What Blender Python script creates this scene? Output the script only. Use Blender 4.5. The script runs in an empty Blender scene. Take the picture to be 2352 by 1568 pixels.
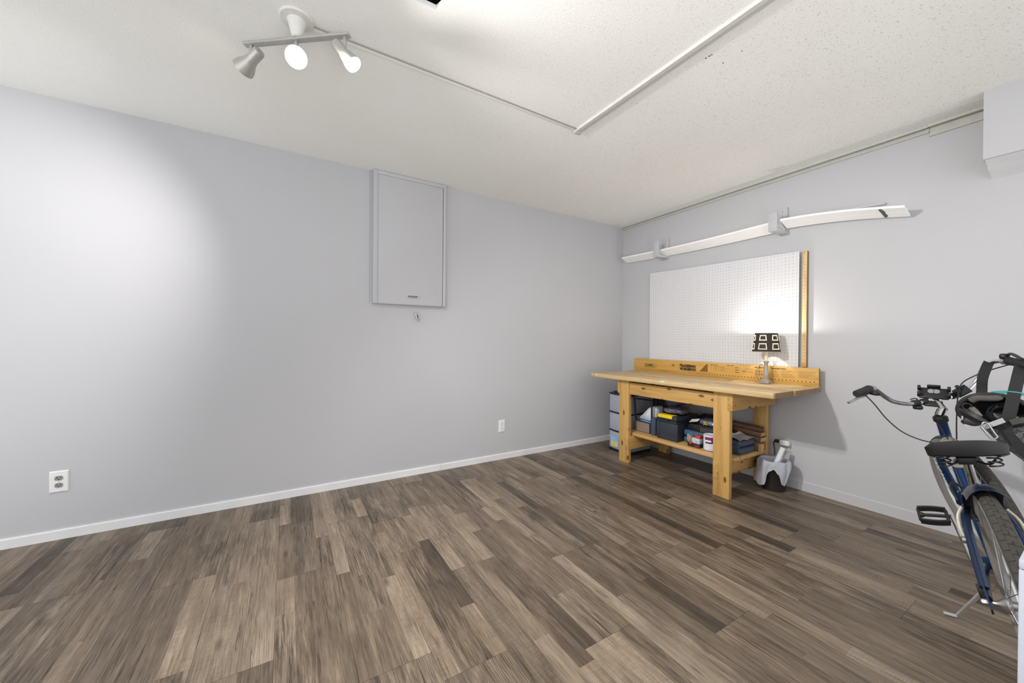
import bpy, bmesh, math, random
from mathutils import Vector, Matrix, noise as mnoise

scene = bpy.context.scene
COL = scene.collection
PI = math.pi

# ------------------------------------------------------------------ camera
CAM_H = 1.12280926
YAW, PITCH, ROLL = 0.541878739, -0.00364669969, 0.00729455853
def cam_axes():
    cy, sy, cp, sp = math.cos(YAW), math.sin(YAW), math.cos(PITCH), math.sin(PITCH)
    f = Vector((sy * cp, cy * cp, sp)); r = Vector((cy, -sy, 0)); u = r.cross(f)
    r2 = math.cos(ROLL) * r + math.sin(ROLL) * u
    u2 = -math.sin(ROLL) * r + math.cos(ROLL) * u
    return f, r2, u2
_f, _r, _u = cam_axes()
cam_data = bpy.data.cameras.new('camera')
cam_data.sensor_width = 36.0
cam_data.lens = 859.700663 / 2352 * 36
cam_data.clip_start = 0.02
cam = bpy.data.objects.new('camera', cam_data)
COL.objects.link(cam)
cam.matrix_world = Matrix(((_r.x, _u.x, -_f.x, 0), (_r.y, _u.y, -_f.y, 0), (_r.z, _u.z, -_f.z, CAM_H), (0, 0, 0, 1)))
scene.camera = cam

# ------------------------------------------------------------------ world, lights, exposure
world = bpy.data.worlds.new('world'); scene.world = world
world.use_nodes = True
world.node_tree.nodes['Background'].inputs['Color'].default_value = (0.97, 0.985, 1.0, 1)
world.node_tree.nodes['Background'].inputs['Strength'].default_value = 1.80
vs = scene.view_settings
vs.view_transform = 'Standard'; vs.look = 'None'; vs.gamma = 1.0; vs.use_curve_mapping = False
vs.exposure = 0.0
scene.display_settings.display_device = 'sRGB'
scene.cycles.max_bounces = 10
scene.cycles.diffuse_bounces = 6
scene.cycles.caustics_reflective = False
scene.cycles.caustics_refractive = False
scene.cycles.sample_clamp_indirect = 6.0
scene.cycles.use_denoising = True

def spot(name, loc, aim, energy, angle, blend, radius, color=(1, 0.97, 0.93)):
    d = bpy.data.lights.new(name, 'SPOT'); d.energy = energy; d.spot_size = math.radians(angle)
    d.spot_blend = blend; d.shadow_soft_size = radius; d.color = color
    o = bpy.data.objects.new(name, d); COL.objects.link(o); o.location = loc
    o.rotation_euler = (Vector(aim) - Vector(loc)).to_track_quat('-Z', 'Y').to_euler()
    return o
# the three bulbs of the ceiling track light and the bulb of the table lamp
HEADS = [((-0.128, 1.885, 2.275), (-1.75, 3.075, 1.30)), ((0.03, 1.755, 2.25), (0.55, 0.72, 1.35)), ((0.19, 1.665, 2.27), (0.86, 0.75, 1.0))]
spot('track_bulb_light', (-0.182, 1.957, 2.236), HEADS[0][1], 92, 88, 1.0, 0.03)
spot('track_bulb_light', (0.065, 1.683, 2.19), (1.6, 0.6, 0.1), 125, 168, 0.9, 0.03)
spot('track_bulb_light', (0.222, 1.622, 2.21), (2.2, 0.7, 0.0), 76, 150, 1.0, 0.03)
spot('ceiling_fill_light', (0.3, -1.2, 0.45), (1.7, 2.5, 2.75), 95, 70, 1.0, 0.35, (1, 0.99, 0.98))  # added fill light behind the camera, aimed up to brighten the ceiling
LAMP = Vector((3.205, 1.478, 0.80))
pl = bpy.data.lights.new('lamp_bulb_light', 'POINT'); pl.energy = 6.0; pl.shadow_soft_size = 0.010; pl.color = (1, 0.95, 0.88)
plo = bpy.data.objects.new('lamp_bulb_light', pl); COL.objects.link(plo); plo.location = (LAMP.x, LAMP.y, 1.190)

# ------------------------------------------------------------------ material helpers
def lin(c):
    return tuple(((v / 255) / 12.92 if v / 255 <= 0.04045 else ((v / 255 + 0.055) / 1.055) ** 2.4) for v in c) + (1,)
MATS = {}
class NT:
    def __init__(self, name):
        self.m = bpy.data.materials.new(name); self.m.use_nodes = True
        self.t = self.m.node_tree; self.b = self.t.nodes['Principled BSDF']
    def n(self, typ, **kw):
        o = self.t.nodes.new(typ)
        for k, v in kw.items():
            if k in o.inputs: o.inputs[k].default_value = v
            else: setattr(o, k, v)
        return o
    def l(self, a, b): self.t.links.new(a, b)
    def mix(self, fac, a, b, mode='MIX'):
        o = self.t.nodes.new('ShaderNodeMix'); o.data_type = 'RGBA'; o.blend_type = mode
        for s, v in ((o.inputs[0], fac), (o.inputs[6], a), (o.inputs[7], b)):
            if hasattr(v, 'links') or hasattr(v, 'is_linked'): self.l(v, s)
            else: s.default_value = v
        return o.outputs[2]
    def math(self, op, a, b=None, clamp=False):
        o = self.t.nodes.new('ShaderNodeMath'); o.operation = op; o.use_clamp = clamp
        for i, v in enumerate((a, b)):
            if v is None: continue
            if hasattr(v, 'is_linked'): self.l(v, o.inputs[i])
            else: o.inputs[i].default_value = v
        return o.outputs[0]
    def ramp(self, fac, stops):
        o = self.t.nodes.new('ShaderNodeValToRGB'); e = o.color_ramp.elements
        while len(e) < len(stops): e.new(0.5)
        for el, (p, c) in zip(e, stops): el.position = p; el.color = c
        self.l(fac, o.inputs[0]); return o.outputs[0]
    def coords(self, kind='Object', scale=(1, 1, 1), loc=(0, 0, 0)):
        tc = self.n('ShaderNodeTexCoord'); mp = self.n('ShaderNodeMapping')
        mp.inputs['Scale'].default_value = scale; mp.inputs['Location'].default_value = loc
        self.l(tc.outputs[kind], mp.inputs[0]); return mp.outputs[0]
    def noise(self, vec, scale, detail=2, rough=0.5, dist=0.0):
        o = self.n('ShaderNodeTexNoise'); o.inputs['Scale'].default_value = scale; o.inputs['Detail'].default_value = detail
        o.inputs['Roughness'].default_value = rough; o.inputs['Distortion'].default_value = dist
        self.l(vec, o.inputs['Vector']); return o.outputs['Fac']
    def bump(self, h, strength, dist=0.002):
        o = self.n('ShaderNodeBump'); o.inputs['Strength'].default_value = strength; o.inputs['Distance'].default_value = dist
        self.l(h, o.inputs['Height']); self.l(o.outputs[0], self.b.inputs['Normal'])

def plain(name, rgb, rough=0.6, metal=0.0, vary=0.08, scale=30, spec=0.5, bump=0.0, **kw):
    """principled surface with a slight procedural mottling"""
    if name in MATS: return MATS[name]
    t = NT(name); c = lin(rgb)
    f = t.noise(t.coords(), scale, 3)
    lo = tuple(v * (1 - vary) for v in c[:3]) + (1,); hi = tuple(min(1, v * (1 + vary)) for v in c[:3]) + (1,)
    t.l(t.ramp(f, [(0.3, lo), (0.7, hi)]), t.b.inputs['Base Color'])
    t.b.inputs['Roughness'].default_value = rough; t.b.inputs['Metallic'].default_value = metal
    t.b.inputs['Specular IOR Level'].default_value = spec
    if bump: t.bump(f, bump)
    for k, v in kw.items(): t.b.inputs[k].default_value = v
    MATS[name] = t.m; return t.m

def emit(name, rgb, strength):
    if name in MATS: return MATS[name]
    t = NT(name); c = lin(rgb)
    t.b.inputs['Base Color'].default_value = c
    t.b.inputs['Emission Color'].default_value = c; t.b.inputs['Emission Strength'].default_value = strength
    MATS[name] = t.m; return t.m

def wall_mat(name, rgb):
    t = NT(name); v = t.coords()
    c = lin(rgb); big = t.noise(v, 0.9, 3)
    lo = tuple(x * 0.97 for x in c[:3]) + (1,); hi = tuple(x * 1.03 for x in c[:3]) + (1,)
    base = t.ramp(big, [(0.3, lo), (0.7, hi)])
    sc = t.noise(t.coords(scale=(1.2, 1.2, 5)), 3.5, 5, 0.65)
    scuff = t.ramp(sc, [(0.66, (0, 0, 0, 1)), (0.8, (1, 1, 1, 1))])
    sf = t.math('MULTIPLY', scuff, 0.10)
    t.l(t.mix(sf, base, tuple(x * 0.75 for x in c[:3]) + (1,)), t.b.inputs['Base Color'])
    t.b.inputs['Roughness'].default_value = 0.62
    t.b.inputs['Specular IOR Level'].default_value = 0.25
    t.bump(t.math('ADD', t.noise(v, 180, 2), t.math('MULTIPLY', t.noise(v, 9, 2), 0.6)), 0.06, 0.002)
    MATS[name] = t.m; return t.m

def ceiling_mat():
    t = NT('popcorn_ceiling'); v = t.coords()
    c = lin((247, 247, 244))
    grain = t.noise(v, 190, 3, 0.65)
    patch = t.noise(v, 1.1, 2)
    # worn specks and pits, denser on the rough right-hand part
    tc = t.n('ShaderNodeTexCoord'); sx = t.n('ShaderNodeSeparateXYZ'); t.l(tc.outputs['Object'], sx.inputs[0])
    right = t.n('ShaderNodeMapRange'); right.inputs['From Min'].default_value = 0.6; right.inputs['From Max'].default_value = 2.0
    t.l(sx.outputs[0], right.inputs['Value'])
    pit = t.noise(v, 135, 3, 0.6)
    pits = t.ramp(pit, [(0.60, (0, 0, 0, 1)), (0.70, (1, 1, 1, 1))])
    amt = t.math('MULTIPLY', pits, t.math('ADD', t.math('MULTIPLY', right.outputs[0], 0.42), 0.12))
    col = t.mix(amt, c, lin((150, 149, 143)))
    st = t.ramp(patch, [(0.35, (0.955, 0.95, 0.935, 1)), (0.65, (1, 1, 1, 1))])
    t.l(t.mix(1.0, col, st, 'MULTIPLY'), t.b.inputs['Base Color'])
    t.b.inputs['Roughness'].default_value = 0.95; t.b.inputs['Specular IOR Level'].default_value = 0.1
    h = t.math('SUBTRACT', grain, t.math('MULTIPLY', pits, t.math('MULTIPLY', right.outputs[0], 0.5)))
    t.bump(h, 0.35, 0.004)
    MATS['ceiling'] = t.m; return t.m

def pine_mat(name, axis, rgb=(202, 162, 98), knots=0.5, dark=0.0, seed=0.0):
    """planed softwood: stretched grain along one axis, a few brown knots"""
    t = NT(name)
    k = {'X': (0, 1, 2), 'Y': (1, 0, 2), 'Z': (2, 0, 1)}[axis]
    sc = [26, 26, 26]; sc[k[0]] = 1.6
    g = t.noise(t.coords(scale=sc, loc=(seed, seed * 2, seed * 3)), 1.0, 5, 0.6, 0.6)
    sc2 = [160, 160, 160]; sc2[k[0]] = 5
    fine = t.noise(t.coords(scale=sc2, loc=(seed, 0, 0)), 1.0, 2)
    c = lin(rgb)
    dk = tuple(v * s for v, s in zip(c[:3], (0.72, 0.62, 0.48))) + (1,)
    lt = tuple(min(1, v * s) for v, s in zip(c[:3], (1.12, 1.12, 1.16))) + (1,)
    base = t.ramp(g, [(0.28, dk), (0.5, c), (0.72, lt)])
    base = t.mix(t.math('MULTIPLY', fine, 0.35), base, dk)
    vo = t.n('ShaderNodeTexVoronoi'); vo.inputs['Scale'].default_value = 1.0; vo.inputs['Randomness'].default_value = 1.0
    s3 = [19.0, 19.0, 19.0]; s3[k[0]] = 8.5
    t.l(t.coords(scale=s3, loc=(seed * 5 + 0.3, seed + 0.7, 0.1)), vo.inputs['Vector'])
    kn = t.ramp(vo.outputs['Distance'], [(0.15, (1, 1, 1, 1)), (0.25, (0, 0, 0, 1))])
    sp = t.n('ShaderNodeSeparateColor'); t.l(vo.outputs['Color'], sp.inputs[0])
    sel = t.math('GREATER_THAN', sp.outputs[0], 1 - knots * 1.5)
    t.l(t.mix(t.math('MULTIPLY', kn, t.math('MULTIPLY', sel, 0.85)), base, lin((84, 50, 24))), t.b.inputs['Base Color'])
    t.b.inputs['Roughness'].default_value = 0.5; t.b.inputs['Specular IOR Level'].default_value = 0.35
    t.bump(g, 0.08, 0.001)
    MATS[name] = t.m; return t.m

def plank_mat():
    """printed vinyl plank: colour attribute cell = (tone, style, rnd, rnd2), uv in metres"""
    t = NT('weathered_plank')
    at = t.n('ShaderNodeAttribute'); at.attribute_name = 'cell'
    sp = t.n('ShaderNodeSeparateColor'); t.l(at.outputs['Color'], sp.inputs[0])
    tone, style, rnd = sp.outputs[0], sp.outputs[1], sp.outputs[2]
    uv = t.n('ShaderNodeUVMap'); uv.uv_map = 'uv'
    def mp(sc):
        m = t.n('ShaderNodeMapping'); m.inputs['Scale'].default_value = sc; t.l(uv.outputs[0], m.inputs[0]); return m.outputs[0]
    g1 = t.noise(mp((1.3, 34, 1)), 1.0, 6, 0.70, 0.7)      # long streaks
    g2 = t.noise(mp((9, 230, 1)), 1.0, 3, 0.6, 0.3)        # fine grain
    g3 = t.noise(mp((3.0, 13, 1)), 1.0, 5, 0.62, 0.6)      # blotches
    g4 = t.noise(mp((5.0, 95, 1)), 1.0, 8, 0.80, 0.35)       # flaking paint
    saw = t.noise(mp((260, 18, 1)), 1.0, 2, 0.6)           # cross saw marks
    wv = t.n('ShaderNodeTexWave'); wv.wave_type = 'RINGS'; wv.inputs['Scale'].default_value = 3.0
    wv.inputs['Distortion'].default_value = 10.0; wv.inputs['Detail'].default_value = 2.5; wv.inputs['Detail Scale'].default_value = 1.2
    t.l(mp((1.6, 15, 1)), wv.inputs['Vector'])
    def lerp(a, b, f): return t.math('ADD', t.math('MULTIPLY', a, t.math('SUBTRACT', 1.0, f)), t.math('MULTIPLY', b, f))
    ch = lambda n, lo, hi: t.ramp(n, [(lo, (0, 0, 0, 1)), (hi, (1, 1, 1, 1))])
    val = t.math('ADD', tone, t.math('MULTIPLY', t.math('SUBTRACT', g1, 0.5), 0.62))
    val = t.math('ADD', val, t.math('MULTIPLY', t.math('SUBTRACT', g2, 0.5), 0.50))
    val = t.math('ADD', val, t.math('MULTIPLY', t.math('SUBTRACT', g3, 0.5), 0.50))
    # distressed cells (style > .66)
    dis = t.math('MULTIPLY', ch(style, 0.62, 0.70), 0.85)
    fl = t.math('SUBTRACT', t.math('MULTIPLY', ch(g4, 0.36, 0.60), t.math('ADD', 0.55, t.math('MULTIPLY', ch(g3, 0.35, 0.6), 0.6))), 0.60)
    val = t.math('ADD', val, t.math('MULTIPLY', fl, t.math('MULTIPLY', dis, 0.36)))
    # cathedral cells (.33 < style < .66)
    cat = t.math('MULTIPLY', ch(style, 0.32, 0.36), t.math('SUBTRACT', 1.0, ch(style, 0.62, 0.66)))
    val = t.math('ADD', val, t.math('MULTIPLY', t.math('SUBTRACT', wv.outputs['Fac'], 0.5), t.math('MULTIPLY', cat, 0.24)))
    # saw marked cells (style < .15)
    sw = t.math('SUBTRACT', 1.0, ch(style, 0.13, 0.17))
    val = t.math('ADD', val, t.math('MULTIPLY', t.math('SUBTRACT', saw, 0.5), t.math('MULTIPLY', sw, 0.30)))
    # crisp checks and pores along the grain
    ck = t.noise(mp((1.1, 70, 1)), 1.0, 5, 0.6, 0.5)
    line = t.ramp(t.math('ABSOLUTE', t.math('SUBTRACT', ck, 0.5)), [(0.006, (1, 1, 1, 1)), (0.018, (0, 0, 0, 1))])
    gate = ch(t.noise(mp((2.5, 9, 1)), 1.0, 3, 0.6), 0.46, 0.58)
    val = t.math('SUBTRACT', val, t.math('MULTIPLY', t.math('MULTIPLY', line, gate), 0.30))
    pore = ch(t.noise(mp((28, 420, 1)), 1.0, 3, 0.7), 0.58, 0.72)
    val = t.math('SUBTRACT', val, t.math('MULTIPLY', pore, 0.10))
    col = t.ramp(val, [(0.05, lin((47, 40, 33))), (0.30, lin((81, 71, 60))), (0.52, lin((115, 102, 88))), (0.74, lin((147, 133, 116))), (1.0, lin((184, 172, 154)))])
    warm = t.mix(t.math('MULTIPLY', rnd, 0.30), col, lin((128, 112, 96)), 'SOFT_LIGHT')
    vo = t.n('ShaderNodeTexVoronoi'); vo.inputs['Scale'].default_value = 1.0; t.l(mp((3.0, 9.0, 1)), vo.inputs['Vector'])
    kn = t.math('MULTIPLY', t.ramp(vo.outputs['Distance'], [(0.03, (1, 1, 1, 1)), (0.15, (0, 0, 0, 1))]), 0.62)
    t.l(t.mix(kn, warm, lin((52, 43, 36))), t.b.inputs['Base Color'])
    t.l(t.math('ADD', 0.30, t.math('MULTIPLY', g2, 0.16)), t.b.inputs['Roughness'])
    t.b.inputs['Specular IOR Level'].default_value = 0.34
    t.bump(t.math('ADD', g2, t.math('MULTIPLY', g4, 0.4)), 0.10, 0.001)
    MATS['plank'] = t.m; return t.m

def peg_mat():
    t = NT('white_pegboard'); tc = t.n('ShaderNodeTexCoord'); sx = t.n('ShaderNodeSeparateXYZ'); t.l(tc.outputs['Object'], sx.inputs[0])
    P = 0.0254
    def cell(o): return t.math('SUBTRACT', t.math('FRACT', t.math('DIVIDE', t.math('ADD', o, 100 * P), P)), 0.5)
    a, b = cell(sx.outputs[1]), cell(sx.outputs[2])
    d = t.math('SQRT', t.math('ADD', t.math('MULTIPLY', a, a), t.math('MULTIPLY', b, b)))
    hole = t.ramp(d, [(0.085, (1, 1, 1, 1)), (0.13, (0, 0, 0, 1))])
    c = lin((214, 214, 217)); n = t.noise(t.coords(), 3, 2)
    base = t.ramp(n, [(0.3, tuple(v * .97 for v in c[:3]) + (1,)), (0.7, c)])
    rn = t.noise(t.coords(), 22, 0)
    t.l(t.mix(t.math('MULTIPLY', hole, t.ramp(rn, [(0.45, (0.55, 0.55, 0.55, 1)), (0.75, (1, 1, 1, 1))])), base, lin((70, 70, 72))), t.b.inputs['Base Color'])
    t.b.inputs['Roughness'].default_value = 0.45
    MATS['peg'] = t.m; return t.m

def fabric_mat(name, rgb, rgb2, scale=60):
    t = NT(name); v = t.coords()
    n = t.noise(v, scale, 3, 0.6, 1.5)
    t.l(t.ramp(n, [(0.46, lin(rgb)), (0.54, lin(rgb2))]), t.b.inputs['Base Color'])
    t.b.inputs['Roughness'].default_value = 0.9; t.bump(n, 0.2, 0.002)
    MATS[name] = t.m; return t.m

def film_mat(name, rgb, alpha=0.75, rough=0.35, trans=0.3):
    t = NT(name); c = lin(rgb)
    f = t.noise(t.coords(), 35, 3)
    t.l(t.ramp(f, [(0.3, tuple(v * .9 for v in c[:3]) + (1,)), (0.7, c)]), t.b.inputs['Base Color'])
    t.b.inputs['Roughness'].default_value = rough; t.b.inputs['Alpha'].default_value = alpha
    t.b.inputs['Transmission Weight'].default_value = trans; t.b.inputs['IOR'].default_value = 1.1
    t.bump(f, 0.15, 0.003)
    MATS[name] = t.m; return t.m

M_WALL = wall_mat('grey_wall_paint', (188, 188, 192))
M_WALLB = wall_mat('grey_wall_paint_right', (191, 191, 194))
M_CEIL = ceiling_mat()
M_PLANK = plank_mat()
M_TRIM = plain('white_trim_paint', (226, 226, 228), 0.5, vary=0.04, scale=6)
M_WHITE = plain('white_paint', (232, 232, 232), 0.5, vary=0.03, scale=8)
M_PLASTIC_W = plain('white_plastic', (230, 230, 230), 0.35, vary=0.02)
M_BLACK = plain('black_plastic', (28, 28, 30), 0.45, vary=0.15)
M_RUBBER = plain('black_rubber', (34, 34, 35), 0.75, vary=0.2, scale=80)
M_DARK = plain('dark_void', (24, 23, 22), 0.95, vary=0.2)
M_CHROME = plain('chrome', (215, 215, 218), 0.14, 1.0, vary=0.04)
M_STEEL = plain('brushed_steel', (186, 186, 184), 0.36, 1.0, vary=0.08)
M_NICKEL = plain('satin_nickel_paint', (190, 189, 184), 0.38, 0.55, vary=0.04)
M_BLUE = plain('metallic_blue_frame', (22, 54, 94), 0.25, 0.35, vary=0.12, scale=12)
M_STAY = plain('navy_stay_paint', (30, 46, 74), 0.22, 0.15, vary=0.1)
M_NAVY = plain('navy_paint', (22, 34, 52), 0.3, 0.1, vary=0.1)

# ------------------------------------------------------------------ mesh helpers
class MB:
    def __init__(self): self.bm = bmesh.new()
    def face(self, vs):
        try: return self.bm.faces.new(vs)
        except ValueError: return None
    def box(self, a, b):
        a, b = Vector(a), Vector(b)
        lo = Vector((min(a.x, b.x), min(a.y, b.y), min(a.z, b.z))); hi = Vector((max(a.x, b.x), max(a.y, b.y), max(a.z, b.z)))
        v = [self.bm.verts.new((hi.x if i & 1 else lo.x, hi.y if i & 2 else lo.y, hi.z if i & 4 else lo.z)) for i in range(8)]
        for f in ((0, 2, 3, 1), (4, 5, 7, 6), (0, 1, 5, 4), (2, 6, 7, 3), (0, 4, 6, 2), (1, 3, 7, 5)): self.face([v[i] for i in f])
        return self
    def obox(self, c, size, mat3):
        c = Vector(c); v = []
        for i in range(8):
            p = Vector(((1 if i & 1 else -1) * size[0] / 2, (1 if i & 2 else -1) * size[1] / 2, (1 if i & 4 else -1) * size[2] / 2))
            v.append(self.bm.verts.new(c + mat3 @ p))
        for f in ((0, 2, 3, 1), (4, 5, 7, 6), (0, 1, 5, 4), (2, 6, 7, 3), (0, 4, 6, 2), (1, 3, 7, 5)): self.face([v[i] for i in f])
        return self
    def tube(self, pts, r, n=10, caps=True):
        pts = [Vector(p) for p in pts]
        rs = list(r) if isinstance(r, (list, tuple)) else [r] * len(pts)
        rings = []; prev = None
        for i, p in enumerate(pts):
            if i == 0: t = pts[1] - p
            elif i == len(pts) - 1: t = p - pts[i - 1]
            else: t = (pts[i + 1] - p).normalized() + (p - pts[i - 1]).normalized()
            t.normalize()
            if prev is None:
                a = Vector((0, 0, 1)) if abs(t.z) < 0.9 else Vector((1, 0, 0))
                x = t.cross(a).normalized()
            else:
                x = prev - t * prev.dot(t); x.normalize()
            prev = x; y = t.cross(x)
            rings.append([self.bm.verts.new(p + rs[i] * (math.cos(2 * PI * k / n) * x + math.sin(2 * PI * k / n) * y)) for k in range(n)])
        for a, b in zip(rings, rings[1:]):
            for k in range(n): self.face([a[k], a[(k + 1) % n], b[(k + 1) % n], b[k]])
        if caps: self.face(list(reversed(rings[0]))); self.face(rings[-1])
        return self
    def lathe(self, prof, o, axis=(0, 0, 1), n=24, xdir=None, caps=True, sq=None):
        o, ax = Vector(o), Vector(axis).normalized()
        x = Vector(xdir) if xdir else (Vector((1, 0, 0)) if abs(ax.x) < 0.9 else Vector((0, 1, 0)))
        x = (x - ax * x.dot(ax)).normalized(); y = ax.cross(x)
        rings = []
        for r, h in prof:
            ring = []
            for k in range(n):
                a = 2 * PI * k / n; rr = r
                if sq: rr = r / (abs(math.cos(a)) ** sq + abs(math.sin(a)) ** sq) ** (1 / sq)
                ring.append(self.bm.verts.new(o + ax * h + rr * (math.cos(a) * x + math.sin(a) * y)))
            rings.append(ring)
        for a, b in zip(rings, rings[1:]):
            for k in range(n): self.face([a[k], a[(k + 1) % n], b[(k + 1) % n], b[k]])
        if caps: self.face(list(reversed(rings[0]))); self.face(rings[-1])
        return self
    def prism(self, poly, off):
        off = Vector(off); a = [self.bm.verts.new(p) for p in poly]; b = [self.bm.verts.new(Vector(p) + off) for p in poly]
        n = len(a); self.face(list(reversed(a))); self.face(b)
        for k in range(n): self.face([a[k], a[(k + 1) % n], b[(k + 1) % n], b[k]])
        return self
    def strip(self, rows):
        """grid of points -> sheet"""
        g = [[self.bm.verts.new(p) for p in r] for r in rows]
        for a, b in zip(g, g[1:]):
            for k in range(len(a) - 1): self.face([a[k], a[k + 1], b[k + 1], b[k]])
        return self
    def slab(self, rows, thick):
        """closed slab between a grid of points and the same grid moved by thick (vector or f(row, col))"""
        g = [[self.bm.verts.new(p) for p in r] for r in rows]
        h = [[self.bm.verts.new(Vector(p) + Vector(thick)) for p in r] for r in rows]
        R, C = len(g), len(g[0])
        for i in range(R - 1):
            for k in range(C - 1):
                self.face([g[i][k], g[i][k + 1], g[i + 1][k + 1], g[i + 1][k]]); self.face([h[i][k], h[i + 1][k], h[i + 1][k + 1], h[i][k + 1]])
        for i in range(R - 1):
            self.face([g[i][0], g[i + 1][0], h[i + 1][0], h[i][0]]); self.face([g[i][-1], h[i][-1], h[i + 1][-1], g[i + 1][-1]])
        for k in range(C - 1):
            self.face([g[0][k], h[0][k], h[0][k + 1], g[0][k + 1]]); self.face([g[-1][k], g[-1][k + 1], h[-1][k + 1], h[-1][k]])
        return self
    def torus(self, c, x, y, R, r, n=48, m=10, a0=0.0, a1=2 * PI, sx=1.0, prof=None):
        """ring in the plane of unit vectors x, y; prof = list of (dr, dz) closed section"""
        c, x, y = Vector(c), Vector(x), Vector(y); z = x.cross(y)
        full = abs(a1 - a0 - 2 * PI) < 1e-6
        prof = prof or [(r * math.cos(2 * PI * k / m), r * sx * math.sin(2 * PI * k / m)) for k in range(m)]
        rings = []
        for i in range(n if full else n + 1):
            a = a0 + (a1 - a0) * i / n; d = math.cos(a) * x + math.sin(a) * y
            rings.append([self.bm.verts.new(c + (R + dr) * d + dz * z) for dr, dz in prof])
        m = len(prof); cnt = len(rings)
        for i in range(cnt if full else cnt - 1):
            A, B = rings[i], rings[(i + 1) % cnt]
            for k in range(m): self.face([A[k], A[(k + 1) % m], B[(k + 1) % m], B[k]])
        if not full: self.face(list(reversed(rings[0]))); self.face(rings[-1])
        return self
    def blob(self, c, size, mat3=None, n=20, m=12, e1=1.0, e2=1.0, amp=0.0, freq=12, seed=0):
        """superellipsoid with crumples"""
        c = Vector(c); mat3 = mat3 or Matrix.Identity(3)
        sg = lambda v, e: math.copysign(abs(v) ** e, v)
        rows = []
        for i in range(m + 1):
            th = -PI / 2 + PI * i / m; row = []
            for k in range(n):
                ph = 2 * PI * k / n
                p = Vector((sg(math.cos(th), e1) * sg(math.cos(ph), e2), sg(math.cos(th), e1) * sg(math.sin(ph), e2), sg(math.sin(th), e1)))
                if amp: p *= 1 + amp * mnoise.noise(p * freq * 0.3 + Vector((seed, seed * 1.7, 0)))
                row.append(c + mat3 @ Vector((p.x * size[0] / 2, p.y * size[1] / 2, p.z * size[2] / 2)))
            rows.append(row)
        g = []
        for i, r in enumerate(rows):
            if i in (0, m): g.append([self.bm.verts.new(r[0])] * n)
            else: g.append([self.bm.verts.new(p) for p in r])
        for a, b in zip(g, g[1:]):
            for k in range(n):
                q = [a[k], a[(k + 1) % n], b[(k + 1) % n], b[k]]
                q = [v for j, v in enumerate(q) if v not in q[:j]]
                if len(q) > 2: self.face(q)
        return self
    def build(self, name, mat, parent=None, bevel=0.0, seg=2, smooth=None, loc=None, sub=0):
        bm = self.bm
        bmesh.ops.recalc_face_normals(bm, faces=bm.faces)
        if bevel:
            ed = [e for e in bm.edges if len(e.link_faces) == 2 and e.calc_face_angle(0) > math.radians(32)]
            bmesh.ops.bevel(bm, geom=ed, offset=bevel, segments=seg, profile=0.5, affect='EDGES', clamp_overlap=True)
        org = Vector(loc) if loc is not None else (WLOC[parent.name] if parent is not None else Vector((0, 0, 0)))
        if org.length: bmesh.ops.translate(bm, verts=bm.verts, vec=-org)
        me = bpy.data.meshes.new(name); bm.to_mesh(me); bm.free()
        if smooth is not False:
            ang = 0.62 if smooth is None else smooth
            for p in me.polygons: p.use_smooth = True
            try: me.set_sharp_from_angle(angle=ang)
            except Exception: pass
        me.materials.append(mat)
        o = bpy.data.objects.new(name, me); COL.objects.link(o)
        if parent is not None: o.parent = parent; WLOC[o.name] = org.copy()
        else: o.location = org; WLOC[o.name] = org.copy()
        if sub:
            md = o.modifiers.new('sub', 'SUBSURF'); md.levels = sub; md.render_levels = sub
        return o
WLOC = {}
def empty(name, loc):
    o = bpy.data.objects.new(name, None); COL.objects.link(o); o.location = loc; o.empty_display_size = 0.05
    WLOC[o.name] = Vector(loc); return o
def tag(o, label, cat, group=None):
    o['label'] = label; o['category'] = cat
    if group: o['group'] = group
    return o
def thing(name, loc, label, cat, group=None): return tag(empty(name, loc), label, cat, group)
def struct(o): o['kind'] = 'structure'; return o
def smoothpath(pts, n=6):
    """Catmull-Rom through the points"""
    P = [Vector(p) for p in pts]; out = []
    Q = [2 * P[0] - P[1]] + P + [2 * P[-1] - P[-2]]
    for i in range(1, len(Q) - 2):
        for k in range(n):
            t = k / n; a, b, c, d = Q[i - 1], Q[i], Q[i + 1], Q[i + 2]
            out.append(0.5 * ((2 * b) + (c - a) * t + (2 * a - 5 * b + 4 * c - d) * t * t + (3 * b - a - 3 * c + d) * t ** 3))
    out.append(P[-1]); return out
def rot(rx=0, ry=0, rz=0):
    return Matrix.Rotation(rz, 3, 'Z') @ Matrix.Rotation(ry, 3, 'Y') @ Matrix.Rotation(rx, 3, 'X')
def text_mesh(name, body, mat, parent, loc, right, up, size, width=None, bold=0.0, align='LEFT'):
    """flat lettering standing 0.4 mm proud of its surface"""
    cu = bpy.data.curves.new(name, 'FONT'); cu.body = body; cu.size = size; cu.offset = bold; cu.extrude = 0.0002; cu.align_x = align
    cu.resolution_u = 3
    tmp = bpy.data.objects.new(name, cu); COL.objects.link(tmp)
    dg = bpy.context.evaluated_depsgraph_get(); dg.update()
    me = bpy.data.meshes.new_from_object(tmp.evaluated_get(dg)); bpy.data.objects.remove(tmp); bpy.data.curves.remove(cu)
    xs = [v.co.x for v in me.vertices] or [0, 1]
    s = 1.0
    if width: s = width / max(1e-6, max(xs) - min(xs))
    R, U = Vector(right), Vector(up); N = R.cross(U); org = Vector(loc) - WLOC[parent.name]
    for v in me.vertices: v.co = org + R * (v.co.x * s) + U * v.co.y + N * (v.co.z + 0.0003)
    me.materials.append(mat)
    o = bpy.data.objects.new(name, me); COL.objects.link(o); o.parent = parent; WLOC[o.name] = WLOC[parent.name].copy()
    return o

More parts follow.
